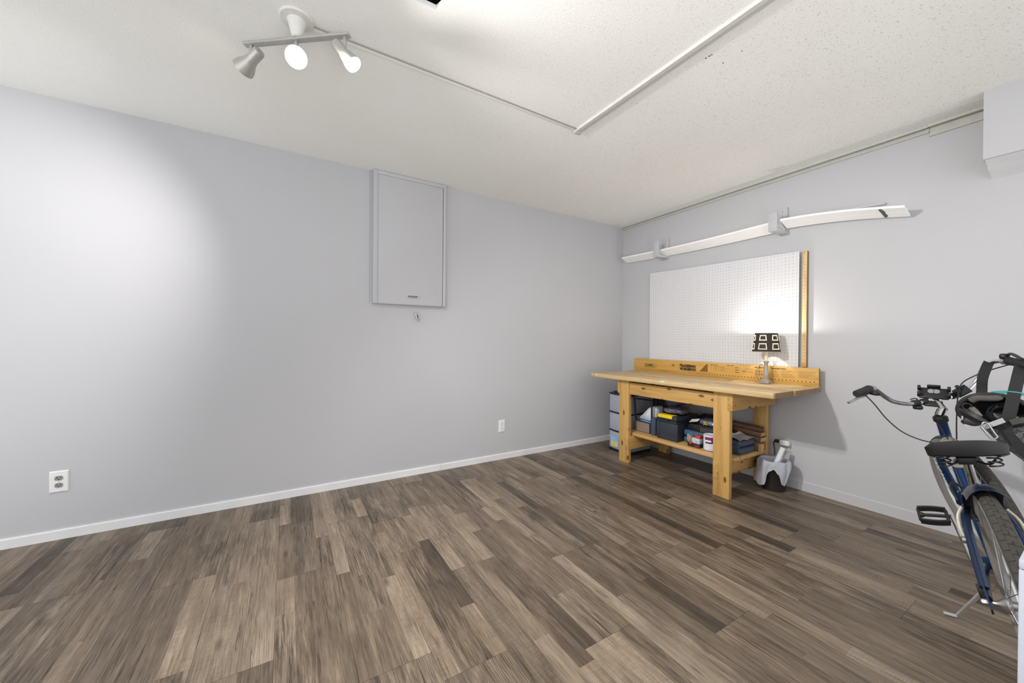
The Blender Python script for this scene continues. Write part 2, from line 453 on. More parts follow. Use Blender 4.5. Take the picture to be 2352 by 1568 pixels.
# ------------------------------------------------------------------ room
WA, WB, H = 3.0748, 3.354, 2.44         # wall_back plane y, wall_right plane x, ceiling
XL, YN = -2.2, -1.3                     # how far floor and ceiling run behind the camera
struct(MB().box((XL, WA, 0), (WB + 0.1, WA + 0.1, H)).build('wall_back', M_WALL, smooth=False))
struct(MB().box((WB, YN, 0), (WB + 0.1, WA, H)).build('wall_right', M_WALLB, smooth=False))
# ceiling with the roughly cut hole
ceil = MB()
hx0, hx1, hy0, hy1 = 0.36, 0.512, 1.18, 1.447
T = 0.02
jag = [(hx0, hy0), (hx1 + 0.006, hy0), (hx1 + 0.010, 1.36), (hx1 + 0.006, 1.395), (hx1 + 0.008, 1.405), (hx1, 1.43), (hx1 - 0.006, hy1), (hx1 - 0.05, hy1 + 0.001), (hx0, hy1 + 0.002)]
out = [(XL, YN), (WB, YN), (WB, WA), (XL, WA)]
bm = ceil.bm
for z in (H, H + T):
    ov = [bm.verts.new((x, y, z)) for x, y in out]; iv = [bm.verts.new((x, y, z)) for x, y in jag]
    oe = [bm.edges.new((ov[i], ov[(i + 1) % 4])) for i in range(4)]; ie = [bm.edges.new((iv[i], iv[(i + 1) % len(iv)])) for i in range(len(iv))]
    bmesh.ops.triangle_fill(bm, use_beauty=True, edges=oe + ie)
    if z == H: lowi = iv
    else:
        for i in range(len(iv)): ceil.face([lowi[i], lowi[(i + 1) % len(iv)], iv[(i + 1) % len(iv)], iv[i]])
ceiling = struct(ceil.build('ceiling', M_CEIL, smooth=False))
cav = MB().box((hx0 - 0.1, hy0 - 0.1, H + T + 0.001), (hx1 + 0.1, hy1 + 0.1, H + 0.22))
cv = cav.build('ceiling_void', M_DARK, ceiling, smooth=False)
for p in cv.data.polygons: pass
cme = cv.data  # open the underside of the void
b2 = bmesh.new(); b2.from_mesh(cme)
b2.faces.ensure_lookup_table()
low = min(b2.faces, key=lambda f: f.calc_center_median().z); bmesh.ops.delete(b2, geom=[low], context='FACES_ONLY'); b2.to_mesh(cme); b2.free()
ins = MB().blob((0.45, 1.33, H + 0.09), (0.22, 0.3, 0.10), n=18, m=8, amp=0.25, freq=14)
ins.build('insulation', plain('grey_insulation', (92, 90, 90), 0.95, vary=0.4, scale=60, bump=0.8), ceiling)

for hx_, hy_, hr_ in ((1.665, 1.036, .0035), (1.666, 1.019, .0035), (1.667, 1.009, .003), (1.761, 1.010, .003), (1.762, 0.925, .0025), (1.658, 1.429, .002), (1.655, 1.735, .002)):
    MB().lathe([(hr_, 0), (hr_, -0.0006)], (hx_, hy_, H - 0.0001), n=10).build('nail_hole', M_DARK, ceiling)
# floor: subfloor slab and one object per plank
floor = struct(MB().box((XL, YN, -0.06), (WB, WA, -0.006)).build('floor', plain('dark_subfloor', (46, 40, 35), 0.9), smooth=False))
rng = random.Random(11)
PW = 0.242
def make_plank(x0, x1, y0, y1):
    """plank running along y, top split into printed strips"""
    g = 0.0004
    x0 += g; x1 -= g; y0 += g; y1 -= g
    w = x1 - x0; L = y1 - y0
    lay = rng.choice([[0.36, 0.64], [0.64, 0.36], [0.34, 0.33, 0.33], [0.5, 0.5], [0.3, 0.42, 0.28], [0.42, 0.30, 0.28], [0.28, 0.3, 0.42], [0.25, 0.5, 0.25]])
    bm = bmesh.new(); uvl = bm.loops.layers.uv.new('uv'); cl = bm.loops.layers.float_color.new('cell')
    def quad(vs, uo, cell):
        f = bm.faces.new([bm.verts.new(v) for v in vs])
        for lp in f.loops:
            lp[uvl].uv = (lp.vert.co.y + uo[0], lp.vert.co.x * 1.0 + uo[1]); lp[cl] = cell
    xa = x0; ptone = rng.gauss(0.49, 0.05)
    for fr in lay:
        xb = xa + fr * w
        cuts = [0.0]
        while cuts[-1] < L: cuts.append(cuts[-1] + rng.choice([0.3, 0.5, 0.7, 0.95, 1.3]) * rng.uniform(0.8, 1.2))
        cuts[-1] = L
        if len(cuts) > 2 and L - cuts[-2] < 0.12: cuts.pop(-2)
        for c0, c1 in zip(cuts, cuts[1:]):
            narrow = fr < 0.40
            r = rng.random()
            if narrow:
                if r < 0.34: tone, style = rng.uniform(0.58, 0.66), rng.choice([0.08, 0.2])
                elif r < 0.46 and c1 - c0 < 0.7: tone, style = rng.uniform(0.24, 0.30), 0.2
                else: tone, style = rng.uniform(0.43, 0.53), rng.choice([0.2, 0.85])
            elif r < 0.45: tone, style = rng.uniform(0.45, 0.53), 0.85
            elif r < 0.62: tone, style = rng.uniform(0.45, 0.53), 0.5
            else: tone, style = ptone, rng.choice([0.08, 0.22, 0.22])
            tone = min(0.75, max(0.12, tone + rng.gauss(0, 0.02)))
            cell = (tone, style, rng.random(), 1.0)
            quad([(xa, y0 + c0, 0), (xb, y0 + c0, 0), (xb, y0 + c1, 0), (xa, y0 + c1, 0)], (rng.uniform(0, 40), rng.uniform(0, 40)), cell)
        xa = xb
    e = (0.10, 0.2, 0.2, 1)
    z = -0.006
    quad([(x0, y0, z), (x1, y0, z), (x1, y0, 0), (x0, y0, 0)], (0, 0), e); quad([(x1, y1, z), (x0, y1, z), (x0, y1, 0), (x1, y1, 0)], (0, 0), e)
    quad([(x0, y1, z), (x0, y0, z), (x0, y0, 0), (x0, y1, 0)], (0, 0), e); quad([(x1, y0, z), (x1, y1, z), (x1, y1, 0), (x1, y0, 0)], (0, 0), e)
    me = bpy.data.meshes.new('plank'); bm.to_mesh(me); bm.free(); me.materials.append(M_PLANK)
    o = bpy.data.objects.new('plank', me); COL.objects.link(o); o.parent = floor
    return o
x = WB; row = 0
while x > -2.2:
    xa = max(x - PW, -2.2)
    y = WA - 0.012
    y -= [0.55, 1.02, 0.30, 0.82, 0.14, 0.68][row % 6] * 1.0
    hi = WA - 0.004
    while hi > -1.2:
        lo = max(y, -1.3)
        if hi - lo > 0.05: make_plank(xa, x, lo, hi)
        hi = y; y -= 1.22
    x = xa; row += 1

# baseboards
bb = MB().prism([(XL, WA, 0), (XL, WA - 0.012, 0), (XL, WA - 0.012, 0.048), (XL, WA - 0.009, 0.053), (XL, WA, 0.053)], (1.14 - XL - 0.001, 0, 0))
struct(bb.build('baseboard_back', M_TRIM, smooth=False))
bb = MB().prism([(1.141, WA, 0), (1.141, WA - 0.012, 0), (1.141, WA - 0.012, 0.047), (1.141, WA - 0.009, 0.052), (1.141, WA, 0.052)], (WB - 1.141, 0, 0))
struct(bb.build('baseboard_back', M_TRIM, smooth=False))
bb = MB().prism([(WB, YN, 0), (WB - 0.004, YN, 0), (WB - 0.004, YN, 0.066), (WB - 0.001, YN, 0.075), (WB, YN, 0.075)], (0, WA - 0.012 - YN, 0))
struct(bb.build('baseboard_right', M_WALLB, smooth=False))

# ceiling trim along the right wall: two lips with a hollow face between
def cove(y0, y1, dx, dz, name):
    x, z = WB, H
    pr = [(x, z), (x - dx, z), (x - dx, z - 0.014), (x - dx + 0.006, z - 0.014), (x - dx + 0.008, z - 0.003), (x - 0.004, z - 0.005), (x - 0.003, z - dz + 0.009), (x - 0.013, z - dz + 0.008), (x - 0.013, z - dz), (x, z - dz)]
    return struct(MB().prism([(a, y0, b) for a, b in pr], (0, y1 - y0, 0)).build(name, plain('shaded_trim_grey', (196, 195, 188), 0.6, vary=0.04), smooth=False))  # trim colour darkened to carry the shade below the ceiling
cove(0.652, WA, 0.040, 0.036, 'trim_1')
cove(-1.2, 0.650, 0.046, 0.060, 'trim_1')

# boxed bulkhead on the right wall with its under-boards
sof = struct(MB().box((3.12, -1.25, 2.085), (WB, 0.414, H)).build('trim_2', M_WALLB, smooth=False))
MB().prism([(3.13, -1.25, 2.084), (3.225, -1.25, 2.067), (3.225, -1.25, 2.080), (3.13, -1.25, 2.0845)], (0, 1.66, 0)).build('bulkhead_board', M_TRIM, sof, smooth=False)
MB().prism([(3.227, -1.25, 2.066), (WB, -1.25, 2.035), (WB, -1.25, 2.084), (3.227, -1.25, 2.084)], (0, 1.662, 0)).build('bulkhead_board', M_TRIM, sof, smooth=False)

# ceiling battens / surface raceway
race = thing('ceiling_raceway', (0.9, 1.8, H), 'thin white raceway strip running along the ceiling from the track light and turning a corner', 'raceway')
MB().box((0.09, 1.790, H - 0.007), (1.585, 1.7945, H)).build('raceway_run', plain('raceway_paint', (150, 149, 145), 0.8, vary=0.04), race, bevel=0.002)
MB().box((0.09, 1.7955, H - 0.005), (1.585, 1.818, H)).build('raceway_run', M_CEIL, race, bevel=0.001)
def skew(x0a, x1a, x0b, x1b, ya, yb, z):
    return MB().prism([(x0a, ya, H), (x1a, ya, H), (x1b, yb, H), (x0b, yb, H)], (0, 0, -z))
skew(1.535, 1.556, 1.567, 1.592, 1.80, -1.0, 0.016).build('raceway_run', plain('batten_paint', (200, 199, 194), 0.8, vary=0.04), race)
skew(1.559, 1.580, 1.595, 1.618, 1.80, -1.0, 0.012).build('raceway_run', plain('batten_paint', (200, 199, 194), 0.8, vary=0.04), race)
skew(1.5815, 1.584, 1.6195, 1.628, 1.50, -1.0, 0.009).build('raceway_run', M_WHITE, race)
MB().box((1.538, 1.80, H - 0.014), (1.586, 1.826, H)).build('corner_cap', plain('batten_paint', (200, 199, 194), 0.8, vary=0.04), race, bevel=0.002)

# ------------------------------------------------------------------ cupboard on the back wall
cab = thing('wall_cupboard', (0.86, WA, 1.4), 'grey painted flush cupboard with recessed pull, high on the long wall', 'cupboard')
D = 0.042
cx0, cx1, cz0, cz1 = 0.57, 1.16, 1.402, H - 0.002
MB().box((cx0, WA - D, cz0), (cx0 + 0.034, WA, cz1)).build('frame_stile', M_WALL, cab, bevel=0.002)
MB().box((cx1 - 0.022, WA - D, cz0), (cx1, WA, cz1)).build('frame_stile', M_WALL, cab, bevel=0.002)
MB().box((cx0 + 0.034, WA - D, cz1 - 0.03), (cx1 - 0.022, WA, cz1)).build('frame_rail', M_WALL, cab, bevel=0.002)
MB().box((cx0 + 0.034, WA - D, cz0), (cx1 - 0.022, WA, cz0 + 0.006)).build('frame_rail', M_WALL, cab, bevel=0.002)
door = MB().box((cx0 + 0.0347, WA - D + 0.003, cz0 + 0.0067), (cx1 - 0.0265, WA - 0.012, cz1 - 0.0312)).build('door', M_WALL, cab, bevel=0.0015)
MB().box((cx1 - 0.0265, WA - D + 0.012, cz0 + 0.008), (cx1 - 0.022, WA - 0.01, cz1 - 0.033)).build('door_gap', M_DARK, cab)
hx, hz, hy = 0.878, 1.474, WA - D + 0.003
pr = [(hx + a * 0.055, hy, hz + b) for a, b in ((-1, 0.016), (1, 0.016), (0.98, -0.006), (0.75, -0.018), (-0.75, -0.018), (-0.98, -0.006))]
hp = MB().prism(pr, (0, -0.005, 0)).build('pull', M_WALL, door, bevel=0.001)
pr = [(hx + a * 0.055, hy - 0.0051, hz + b) for a, b in ((-0.80, 0.004), (0.80, 0.004), (0.66, -0.012), (-0.66, -0.012))]
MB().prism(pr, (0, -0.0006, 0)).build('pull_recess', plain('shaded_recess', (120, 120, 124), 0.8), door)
tagk = thing('key_tag', (0.90, WA, 1.30), 'small grey metal tag hanging on a cord below the wall cupboard', 'tag')
MB().tube(smoothpath([(0.868, WA - 0.035, 1.402), (0.885, WA - 0.036, 1.365), (0.905, WA - 0.03, 1.342)]), 0.0013, 6).build('cord', plain('pale_cord', (190, 190, 188), 0.8), tagk)
MB().obox((0.922, WA - 0.026, 1.312), (0.022, 0.008, 0.062), rot(0, -0.32, 0)).build('metal_body', M_STEEL, tagk, bevel=0.003)
MB().obox((0.921, WA - 0.032, 1.312), (0.010, 0.005, 0.036), rot(0, -0.32, 0)).build('latch_plate', plain('dark_steel', (96, 96, 96), 0.5, 0.8), tagk, bevel=0.001)
struct(MB().tube([(0.548, WA - 0.003, 2.436), (0.548, WA - 0.003, 1.42)], 0.002, 6).build('trim_3', M_WALL))

# ------------------------------------------------------------------ outlets
def outlet(c, axis, w, h, plate_mat, face_mat, label, big):
    """axis: 'back' plate faces -y, 'right' plate faces -x"""
    if axis == 'back': R, N = Vector((1, 0, 0)), Vector((0, -1, 0))
    else: R, N = Vector((0, -1, 0)), Vector((-1, 0, 0))
    U = Vector((0, 0, 1)); c = Vector(c)
    t = thing('wall_outlet', c, label, 'outlet', 'wall outlets')
    m3 = Matrix((R, N, U)).transposed()
    p = MB(); ring = lambda s, d: [p.bm.verts.new(c + R * (a * (w / 2 - s)) + U * (b * (h / 2 - s)) + N * d) for a, b in ((-1, -1), (1, -1), (1, 1), (-1, 1))]
    r0, r1, r2 = ring(0, 0.0002), ring(0.0006, 0.003), ring(0.005, 0.0065)
    p.face(r2); p.face(list(reversed(r0)))
    for a, b in ((r0, r1), (r1, r2)):
        for k in range(4): p.face([a[k], a[(k + 1) % 4], b[(k + 1) % 4], b[k]])
    p.build('cover_plate', plate_mat, t, smooth=False)
    for s in (0.0195, -0.0195):
        o = c + U * s * big
        poly = []
        for k in range(20):
            a = 2 * PI * k / 20
            poly.append(o + R * (0.0165 * big * math.cos(a)) + U * (max(-0.0125, min(0.0125, 0.0165 * math.sin(a))) * big) + N * 0.0066)
        rc = MB().prism(poly, N * 0.0016).build('receptacle', face_mat, t)
        f = o + N * 0.0083
        q = MB()
        q.obox(f + R * (-0.0062 * big) + U * 0.003, (0.0022 * big, 0.0008, 0.0085 * big), m3)
        q.obox(f + R * (0.0062 * big) + U * 0.003, (0.0022 * big, 0.0008, 0.0070 * big), m3)
        q.lathe([(0.0026 * big, 0), (0.0026 * big, 0.0006)], f - U * 0.0065 * big - N * 0.0003, N, 10)
        q.build('slots', M_DARK, rc)
    MB().lathe([(0.003, 0), (0.003, 0.001), (0.001, 0.0018)], c + N * 0.0065, N, 10).build('screw', M_STEEL, t)
    return t
outlet((-1.079, WA, 0.320), 'back', 0.075, 0.118, M_PLASTIC_W, plain('grey_receptacle', (140, 140, 138), 0.5), 'white plate with grey sockets low on the long wall, nearest the camera', 1.0)
outlet((1.745, WA, 0.311), 'back', 0.066, 0.112, M_PLASTIC_W, M_PLASTIC_W, 'small all-white outlet on the long wall between cupboard and workbench', 1.0)
o3 = outlet((WB, 1.388, 0.320), 'right', 0.070, 0.104, M_WALLB, M_WALLB, 'wall-coloured outlet beside the workbench holding a white adapter', 1.0)
ad = thing('plug_adapter', (WB - 0.009, 1.392, 0.34), 'white three-way adapter plugged into the outlet beside the workbench', 'adapter')
MB().box((WB - 0.052, 1.362, 0.322), (WB - 0.0095, 1.424, 0.360)).build('body', M_PLASTIC_W, ad, bevel=0.004)
q = MB(); q.box((WB - 0.0528, 1.399, 0.343), (WB - 0.0519, 1.4015, 0.351)); q.box((WB - 0.0528, 1.385, 0.343), (WB - 0.0519, 1.3875, 0.350)); q.lathe([(0.0024, 0), (0.0024, 0.0008)], (WB - 0.0519, 1.393, 0.335), (-1, 0, 0), 10)
q.build('slots', M_DARK, ad)
pg = thing('power_plug', (WB - 0.035, 1.44, 0.342), 'black plug in the side of the white adapter with its cord hanging', 'plug')
MB().box((WB - 0.044, 1.426, 0.331), (WB - 0.020, 1.462, 0.354)).build('plug_body', M_BLACK, pg, bevel=0.004)
MB().tube(smoothpath([(WB - 0.032, 1.458, 0.343), (WB - 0.033, 1.470, 0.330), (WB - 0.034, 1.470, 0.305), (WB - 0.040, 1.462, 0.28), (WB - 0.045, 1.458, 0.23)]), 0.0042, 8).build('cord', M_BLACK, pg)

# ------------------------------------------------------------------ pegboard and yardstick on the right wall
peg = thing('pegboard', (WB - 0.03, 2.0, 0.95), 'white perforated pegboard standing off the wall above the workbench', 'pegboard')
PX0 = WB - 0.031
pb = MB().prism([(PX0, 2.666, 0.885), (PX0, 1.312, 0.885), (PX0, 1.311, 1.811), (PX0, 2.672, 1.845)], (0.005, 0, 0)).build('panel', peg_mat(), peg, smooth=False)
for yy in (1.36, 2.0, 2.63): MB().box((PX0 + 0.0052, yy - 0.012, 0.90), (WB - 0.0005, yy + 0.012, 1.79)).build('furring_strip', M_WHITE, peg)
ys = thing('yardstick', (WB, 1.276, 0.937), 'long wooden yardstick hanging on the wall right of the pegboard', 'ruler')
stick = MB().box((WB - 0.022, 1.265, 0.940), (WB - 0.014, 1.293, 1.812)).build('stick', pine_mat('ruler_wood', 'Z', (222, 194, 144), knots=0.0), ys, bevel=0.001)
q = MB()
for k in range(1, 35): q.box((WB - 0.0224, 1.277 - (0.006 if k % 6 == 0 else 0.003), 0.942 + k * 0.0254 - 0.0012), (WB - 0.0219, 1.277 + 0.004, 0.942 + k * 0.0254 + 0.0012))
tk = q.build('scale_marks', plain('brown_ink', (120, 84, 48), 0.8), ys); tk['kind'] = 'stuff'
MB().box((WB - 0.0135, 1.262, 0.936), (WB - 0.001, 1.266, 1.806)).build('backing_strip', plain('brown_wood_edge', (128, 100, 66), 0.7), ys)
MB().box((WB - 0.024, 1.264, 0.936), (WB - 0.0005, 1.294, 0.972)).build('end_cap', pine_mat('ruler_cap', 'Z', (205, 155, 85), knots=0.0), ys, bevel=0.001)
MB().lathe([(0.0028, 0), (0.0028, 0.003)], (WB - 0.0215, 1.279, 1.797), (-1, 0, 0), 8).build('nail', M_DARK, ys)

# ------------------------------------------------------------------ wall rack: two U brackets carrying boards
def bracket(y0, y1, ztop_f, ztop_b, label):
    t = thing('rack_bracket', (WB, (y0 + y1) / 2, 1.98), label, 'bracket', 'U-shaped rack brackets')
    yb0, yb1 = y0 - 0.004, y1 + 0.004
    MB().box((WB - 0.018, yb0, 1.975), (WB, yb1, ztop_b)).build('wall_plate', M_WALLB, t, bevel=0.0015)
    MB().box((WB - 0.172, y0, 1.972), (WB - 0.018, y1, 1.990)).build('base_block', M_WALLB, t, bevel=0.0015)
    MB().box((WB - 0.172, y0, 1.990), (WB - 0.156, y1, ztop_f)).build('front_plate', M_WALLB, t, bevel=0.0015)
    for zz in (ztop_b - 0.03, ztop_b - 0.062): MB().lathe([(0.003, 0), (0.003, 0.0008)], (WB - 0.0181, (yb0 + yb1) / 2, zz), (-1, 0, 0), 8).build('screw', M_DARK, t)
    return t
bracket(2.462, 2.520, 2.132, 2.185, 'white wooden U bracket near the corner, holding long white boards')
bracket(1.402, 1.462, 2.112, 2.176, 'white wooden U bracket above the pegboard, where the drooping board starts')
M_BOARD = plain('white_board', (250, 250, 250), 0.45, vary=0.02, scale=10)
def long_board(name, rows, label, th=0.013, groove=True):
    """rows: (y, x_wall, z_wall, x_front, z_front)"""
    t = thing(name, (rows[0][1], rows[0][0], rows[0][2]), label, 'board', 'white boards on the wall rack')
    split = 0.52
    a = [[(xw, y, zw), (xw + (xf - xw) * (split - 0.012), y, zw + (zf - zw) * (split - 0.012))] for y, xw, zw, xf, zf in rows]
    b = [[(xw + (xf - xw) * (split + 0.012), y, zw + (zf - zw) * (split + 0.012)), (xf, y, zf)] for y, xw, zw, xf, zf in rows]
    MB().slab(a, (0, 0, th)).build('board_half', M_BOARD, t)
    MB().slab(b, (0, 0, th)).build('board_half', M_BOARD, t)
    c = [[(xw + (xf - xw) * (split - 0.012), y, zw + (zf - zw) * split + 0.002), (xw + (xf - xw) * (split + 0.012), y, zw + (zf - zw) * split + 0.002)] for y, xw, zw, xf, zf in rows]
    MB().slab(c, (0, 0, th - 0.004)).build('groove', M_BOARD, t)
    return t
lb = []
for k in range(13):
    y = 2.985 + (1.410 - 2.985) * k / 12
    s = k / 12
    zw = 2.012 + (1.992 - 2.012) * s - 0.014 * math.sin(PI * s); lb.append((y, WB - 0.026, zw, WB - 0.122, zw + 0.038 + 0.016 * s))
long_board('long_white_board', lb, 'long white board on the rack, from the corner to the second bracket')
lb = []
for k in range(13):
    s = k / 12; y = 1.392 + (0.722 - 1.392) * s
    zw = 2.004 - 0.084 * s - 0.010 * s * s + 0.012 * math.sin(PI * s); lb.append((y, WB - 0.034, zw, WB - 0.150, zw + 0.040 - 0.006 * s))
long_board('drooping_white_board', lb, 'white board drooping past the second bracket, its free end split')
t = thing('thin_grey_board', (WB - 0.02, 1.2, 2.03), 'thin grey board lying behind the drooping white board on the rack', 'board', 'white boards on the wall rack')
MB().slab([[(WB - 0.004, y, z), (WB - 0.028, y, z + 0.004)] for y, z in ((1.39, 2.042), (1.1, 2.040), (0.842, 2.022))], (0, 0, 0.012)).build('board', M_WALLB, t)
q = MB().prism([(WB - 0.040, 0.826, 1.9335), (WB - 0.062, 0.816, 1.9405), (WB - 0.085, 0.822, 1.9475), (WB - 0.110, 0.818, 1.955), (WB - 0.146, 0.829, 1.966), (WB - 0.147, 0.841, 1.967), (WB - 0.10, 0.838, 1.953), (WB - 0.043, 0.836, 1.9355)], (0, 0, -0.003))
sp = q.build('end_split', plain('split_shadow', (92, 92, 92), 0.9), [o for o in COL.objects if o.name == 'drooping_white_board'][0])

# ------------------------------------------------------------------ ceiling track light
tl = thing('track_light', (0.03, 1.79, H), 'three-headed satin nickel track light on the ceiling, lit', 'lamp')
MB().lathe([(0.063, 0), (0.063, -0.004), (0.060, -0.008), (0.036, -0.011), (0.034, -0.014), (0.019, -0.074), (0.014, -0.078)], (0.03, 1.79, H), n=32).build('canopy', plain('white_canopy', (222, 221, 216), 0.45, vary=0.03), tl, smooth=0.5)
bd = Vector((0.213 + 0.156, 1.65 - 1.935, 0)).normalized()
bc = Vector((0.0285, 1.7925, 2.356)); bn = Vector((-bd.y, bd.x, 0))
MB().obox(bc, (0.468, 0.026, 0.012), Matrix((bd, bn, Vector((0, 0, 1)))).transposed()).build('track_bar', M_NICKEL, tl, bevel=0.002)
def head(along, drop, d, length, rn, ro):
    piv = bc + bd * along; d = Vector(d).normalized(); c = piv + Vector((0, 0, -drop))
    arm = MB().obox(piv + Vector((0, 0, -0.006 - (drop - 0.012) / 2)), (0.012, 0.010, drop - 0.012), Matrix((bd, bn, Vector((0, 0, 1)))).transposed()).build('arm', M_NICKEL, tl, bevel=0.001)
    pr = [(0.0005, -length * 0.525), (rn * 0.55, -length * 0.52), (rn * 0.95, -length * 0.50), (rn * 1.05, -length * 0.44), (rn * 1.05, -length * 0.12), (rn * 1.02, -length * 0.08), (rn * 1.22, length * 0.10), (ro * 0.9, length * 0.34), (ro, length * 0.5), (ro * 0.95, length * 0.5), (ro * 0.84, length * 0.34), (rn * 0.9, length * 0.1)]
    hd = MB().lathe(pr, c, d, n=28, caps=False).build('spot_head', M_NICKEL, tl, smooth=0.9)
    MB().lathe([(rn * 0.7, length * 0.10), (ro * 0.72, length * 0.28), (ro * 0.70, length * 0.36), (ro * 0.3, length * 0.41), (0.001, length * 0.42)], c, d, n=24, caps=False).build('bulb', emit('bulb_glow', (255, 250, 242), 30), hd)
head(-0.203, 0.068, (-0.548, 0.73, -0.40), 0.112, 0.021, 0.041)
head(0.0, 0.072, (-0.014, -0.838, -0.545), 0.112, 0.021, 0.041)
head(0.213, 0.076, (0.50, -0.34, -0.72), 0.118, 0.020, 0.034)

# ------------------------------------------------------------------ workbench
PY = pine_mat('pine_y', 'Y', knots=0.42, seed=1.3)
PTOP = pine_mat('pine_top', 'Y', (206, 180, 136), knots=0.12, seed=2.1)
PXm = pine_mat('pine_x', 'X', (196, 156, 94), knots=0.5, seed=0.4)
PZ = pine_mat('pine_z', 'Z', knots=0.55, seed=4.2)
PEND = pine_mat('shaded_end_grain', 'Z', (136, 112, 78), knots=0.0, seed=3.0)  # end grain, its brown deepened to carry the shade on the board ends
PSPL = pine_mat('pine_splash', 'Y', (206, 164, 88), knots=0.0, seed=6.1)
wb = thing('workbench', (2.96, 2.0, 0), 'large pine workbench with lower shelf and printed backboard, in the corner', 'workbench')
TOPZ = 0.800
rz = random.Random(3)
for (xa, xb, ye, yl) in ((2.632, 2.645, 1.170, 2.822), (2.6455, 2.898, 1.168, 2.822), (2.8985, 3.185, 1.160, 2.826), (3.1855, 3.302, 1.163, 2.840)):
    MB().box((xa, ye, TOPZ - 0.037), (xb, yl, TOPZ + (0.001 if xa > 2.9 else 0))).build('top_board', PTOP, wb, bevel=0.003)
for (xa, xb, ye) in ((2.65, 2.895, 1.1678), (2.902, 3.182, 1.1598), (3.189, 3.30, 1.1628)):
    MB().box((xa, ye - 0.0006, TOPZ - 0.035), (xb, ye, TOPZ - 0.003)).build('board_end', PEND, wb)
def leg(x0, x1, y0, y1, z1=0.756): MB().box((x0, y0, 0), (x1, y1, z1)).build('leg', PZ, wb, bevel=0.003)
leg(2.690, 2.728, 2.386, 2.500); leg(2.690, 2.728, 1.473, 1.592)
leg(3.262, 3.300, 2.386, 2.500); leg(3.262, 3.300, 1.497, 1.592)
# upper side rails lapped on the outside, lower rails on the inside
for ya, yb in ((2.4805, 2.516), (1.450, 1.4865)):
    r_ = MB().box((2.684, ya, 0.634), (3.30, yb, 0.7628)).build('side_rail', PXm, wb, bevel=0.003)
for ya, yb in ((2.384, 2.421), (1.552, 1.589)):
    r_ = MB().box((2.684, ya, 0.124), (3.26, yb, 0.2465)).build('lower_rail', PXm, wb, bevel=0.003)
MB().box((2.699, 1.592, 0.634), (2.724, 2.386, 0.742)).build('front_apron', PY, wb, bevel=0.003)
MB().box((3.264, 1.592, 0.634), (3.298, 2.386, 0.742)).build('back_apron', PY, wb, bevel=0.003)
MB().box((2.750, 1.492, 0.247), (3.262, 2.470, 0.275)).build('lower_shelf', pine_mat('pine_shelf', 'Y', (204, 166, 110), knots=0.2, seed=8.0), wb, bevel=0.002)
spl = MB().box((3.280, 1.166, TOPZ + 0.0012), (3.301, 2.838, 0.934)).build('backboard', PSPL, wb, bevel=0.002)
MB().box((3.281, 1.1654, TOPZ + 0.003), (3.300, 1.166, 0.933)).build('board_end', PEND, spl)
INK = plain('black_ink', (38, 30, 22), 0.8); INKP = plain('faded_ink', (128, 92, 44), 0.8); INKM = plain('brown_print', (88, 62, 32), 0.8)
SX = 3.2797; R_, U_ = (0, -1, 0), (0, 0, 1)
def tx(body, y, z, size, width=None, bold=0.0, mat=INK, name='lettering'): return text_mesh(name, body, mat, spl, (SX, y, z), R_, U_, size, width, bold)
def bars(name, rects, mat):
    q = MB()
    for y0, z0, y1, z1 in rects: q.box((SX - 0.0006, y1, z0), (SX - 0.0001, y0, z1))
    o = q.build(name, mat, spl); return o
tx('COPPS', 2.689, 0.853, 0.042, 0.098, 0.0012)
bars('logo_frame', [(2.697, 0.8455, 2.548, 0.8468), (2.697, 0.8895, 2.548, 0.8908), (2.697, 0.8455, 2.6955, 0.8908), (2.5495, 0.8455, 2.548, 0.8908)], INKM)
def stroke(name, pts, w, mat): return MB().tube([(SX, a, b) for a, b in pts], w, 6).build(name, mat, spl)
stroke('logo_triangle', [(2.588, 0.857), (2.573, 0.880), (2.558, 0.857), (2.589, 0.857)], 0.0016, INK)
MB().torus((SX, 2.352, 0.886), (0, 1, 0), (0, 0, 1), 0.0125, 0.0012, n=20, m=6).build('oval_badge', INKM, spl)
tx('CSA', 2.363, 0.881, 0.014, 0.022, 0.0005, INKM)
tx('THE', 2.266, 0.907, 0.010, 0.014, 0.0003, INKM)
tx('TRADESMAN', 2.279, 0.876, 0.036, 0.166, 0.0022)
tx('WORKBENCH', 2.277, 0.846, 0.034, 0.170, 0.0022)
MB().prism([(SX, 2.072, 0.849), (SX, 1.998, 0.849), (SX, 1.998, 0.918), (SX, 2.010, 0.916)], (-0.0005, 0, 0)).build('angle_chart', INKP, spl)
bars('chart_lines', [(2.076 - 0.078 * 0, 0.8475, 1.996, 0.8488), (1.9955, 0.848, 1.9945, 0.919)] + [(2.070 - 0.0072 * k, 0.853 + 0.0068 * k, 1.998, 0.8538 + 0.0068 * k) for k in range(9)], INKM)
tx('Types of Screws', 1.972, 0.9125, 0.009, 0.072, 0.0004, INKM)
tx('Types of Nails', 1.825, 0.9135, 0.009, 0.060, 0.0004, INKM)
tx('Standard Sizes of Wood', 1.474, 0.9135, 0.010, 0.100, 0.0005, INK)
tx('Measurement Rule', 1.596, 0.9125, 0.009, 0.075, 0.0004, INK)
rects = []
rr = random.Random(5)
for k in range(4):
    z = 0.900 - 0.011 * k
    for y0, y1 in ((1.966, 1.958), (1.942, 1.908), (1.898, 1.890), (1.880, 1.838)):
        yy = y0
        while yy > y1 + 0.003:
            w = rr.uniform(0.003, 0.010); rects.append((yy, z, max(y1, yy - w), z + 0.0022)); yy -= w + 0.002
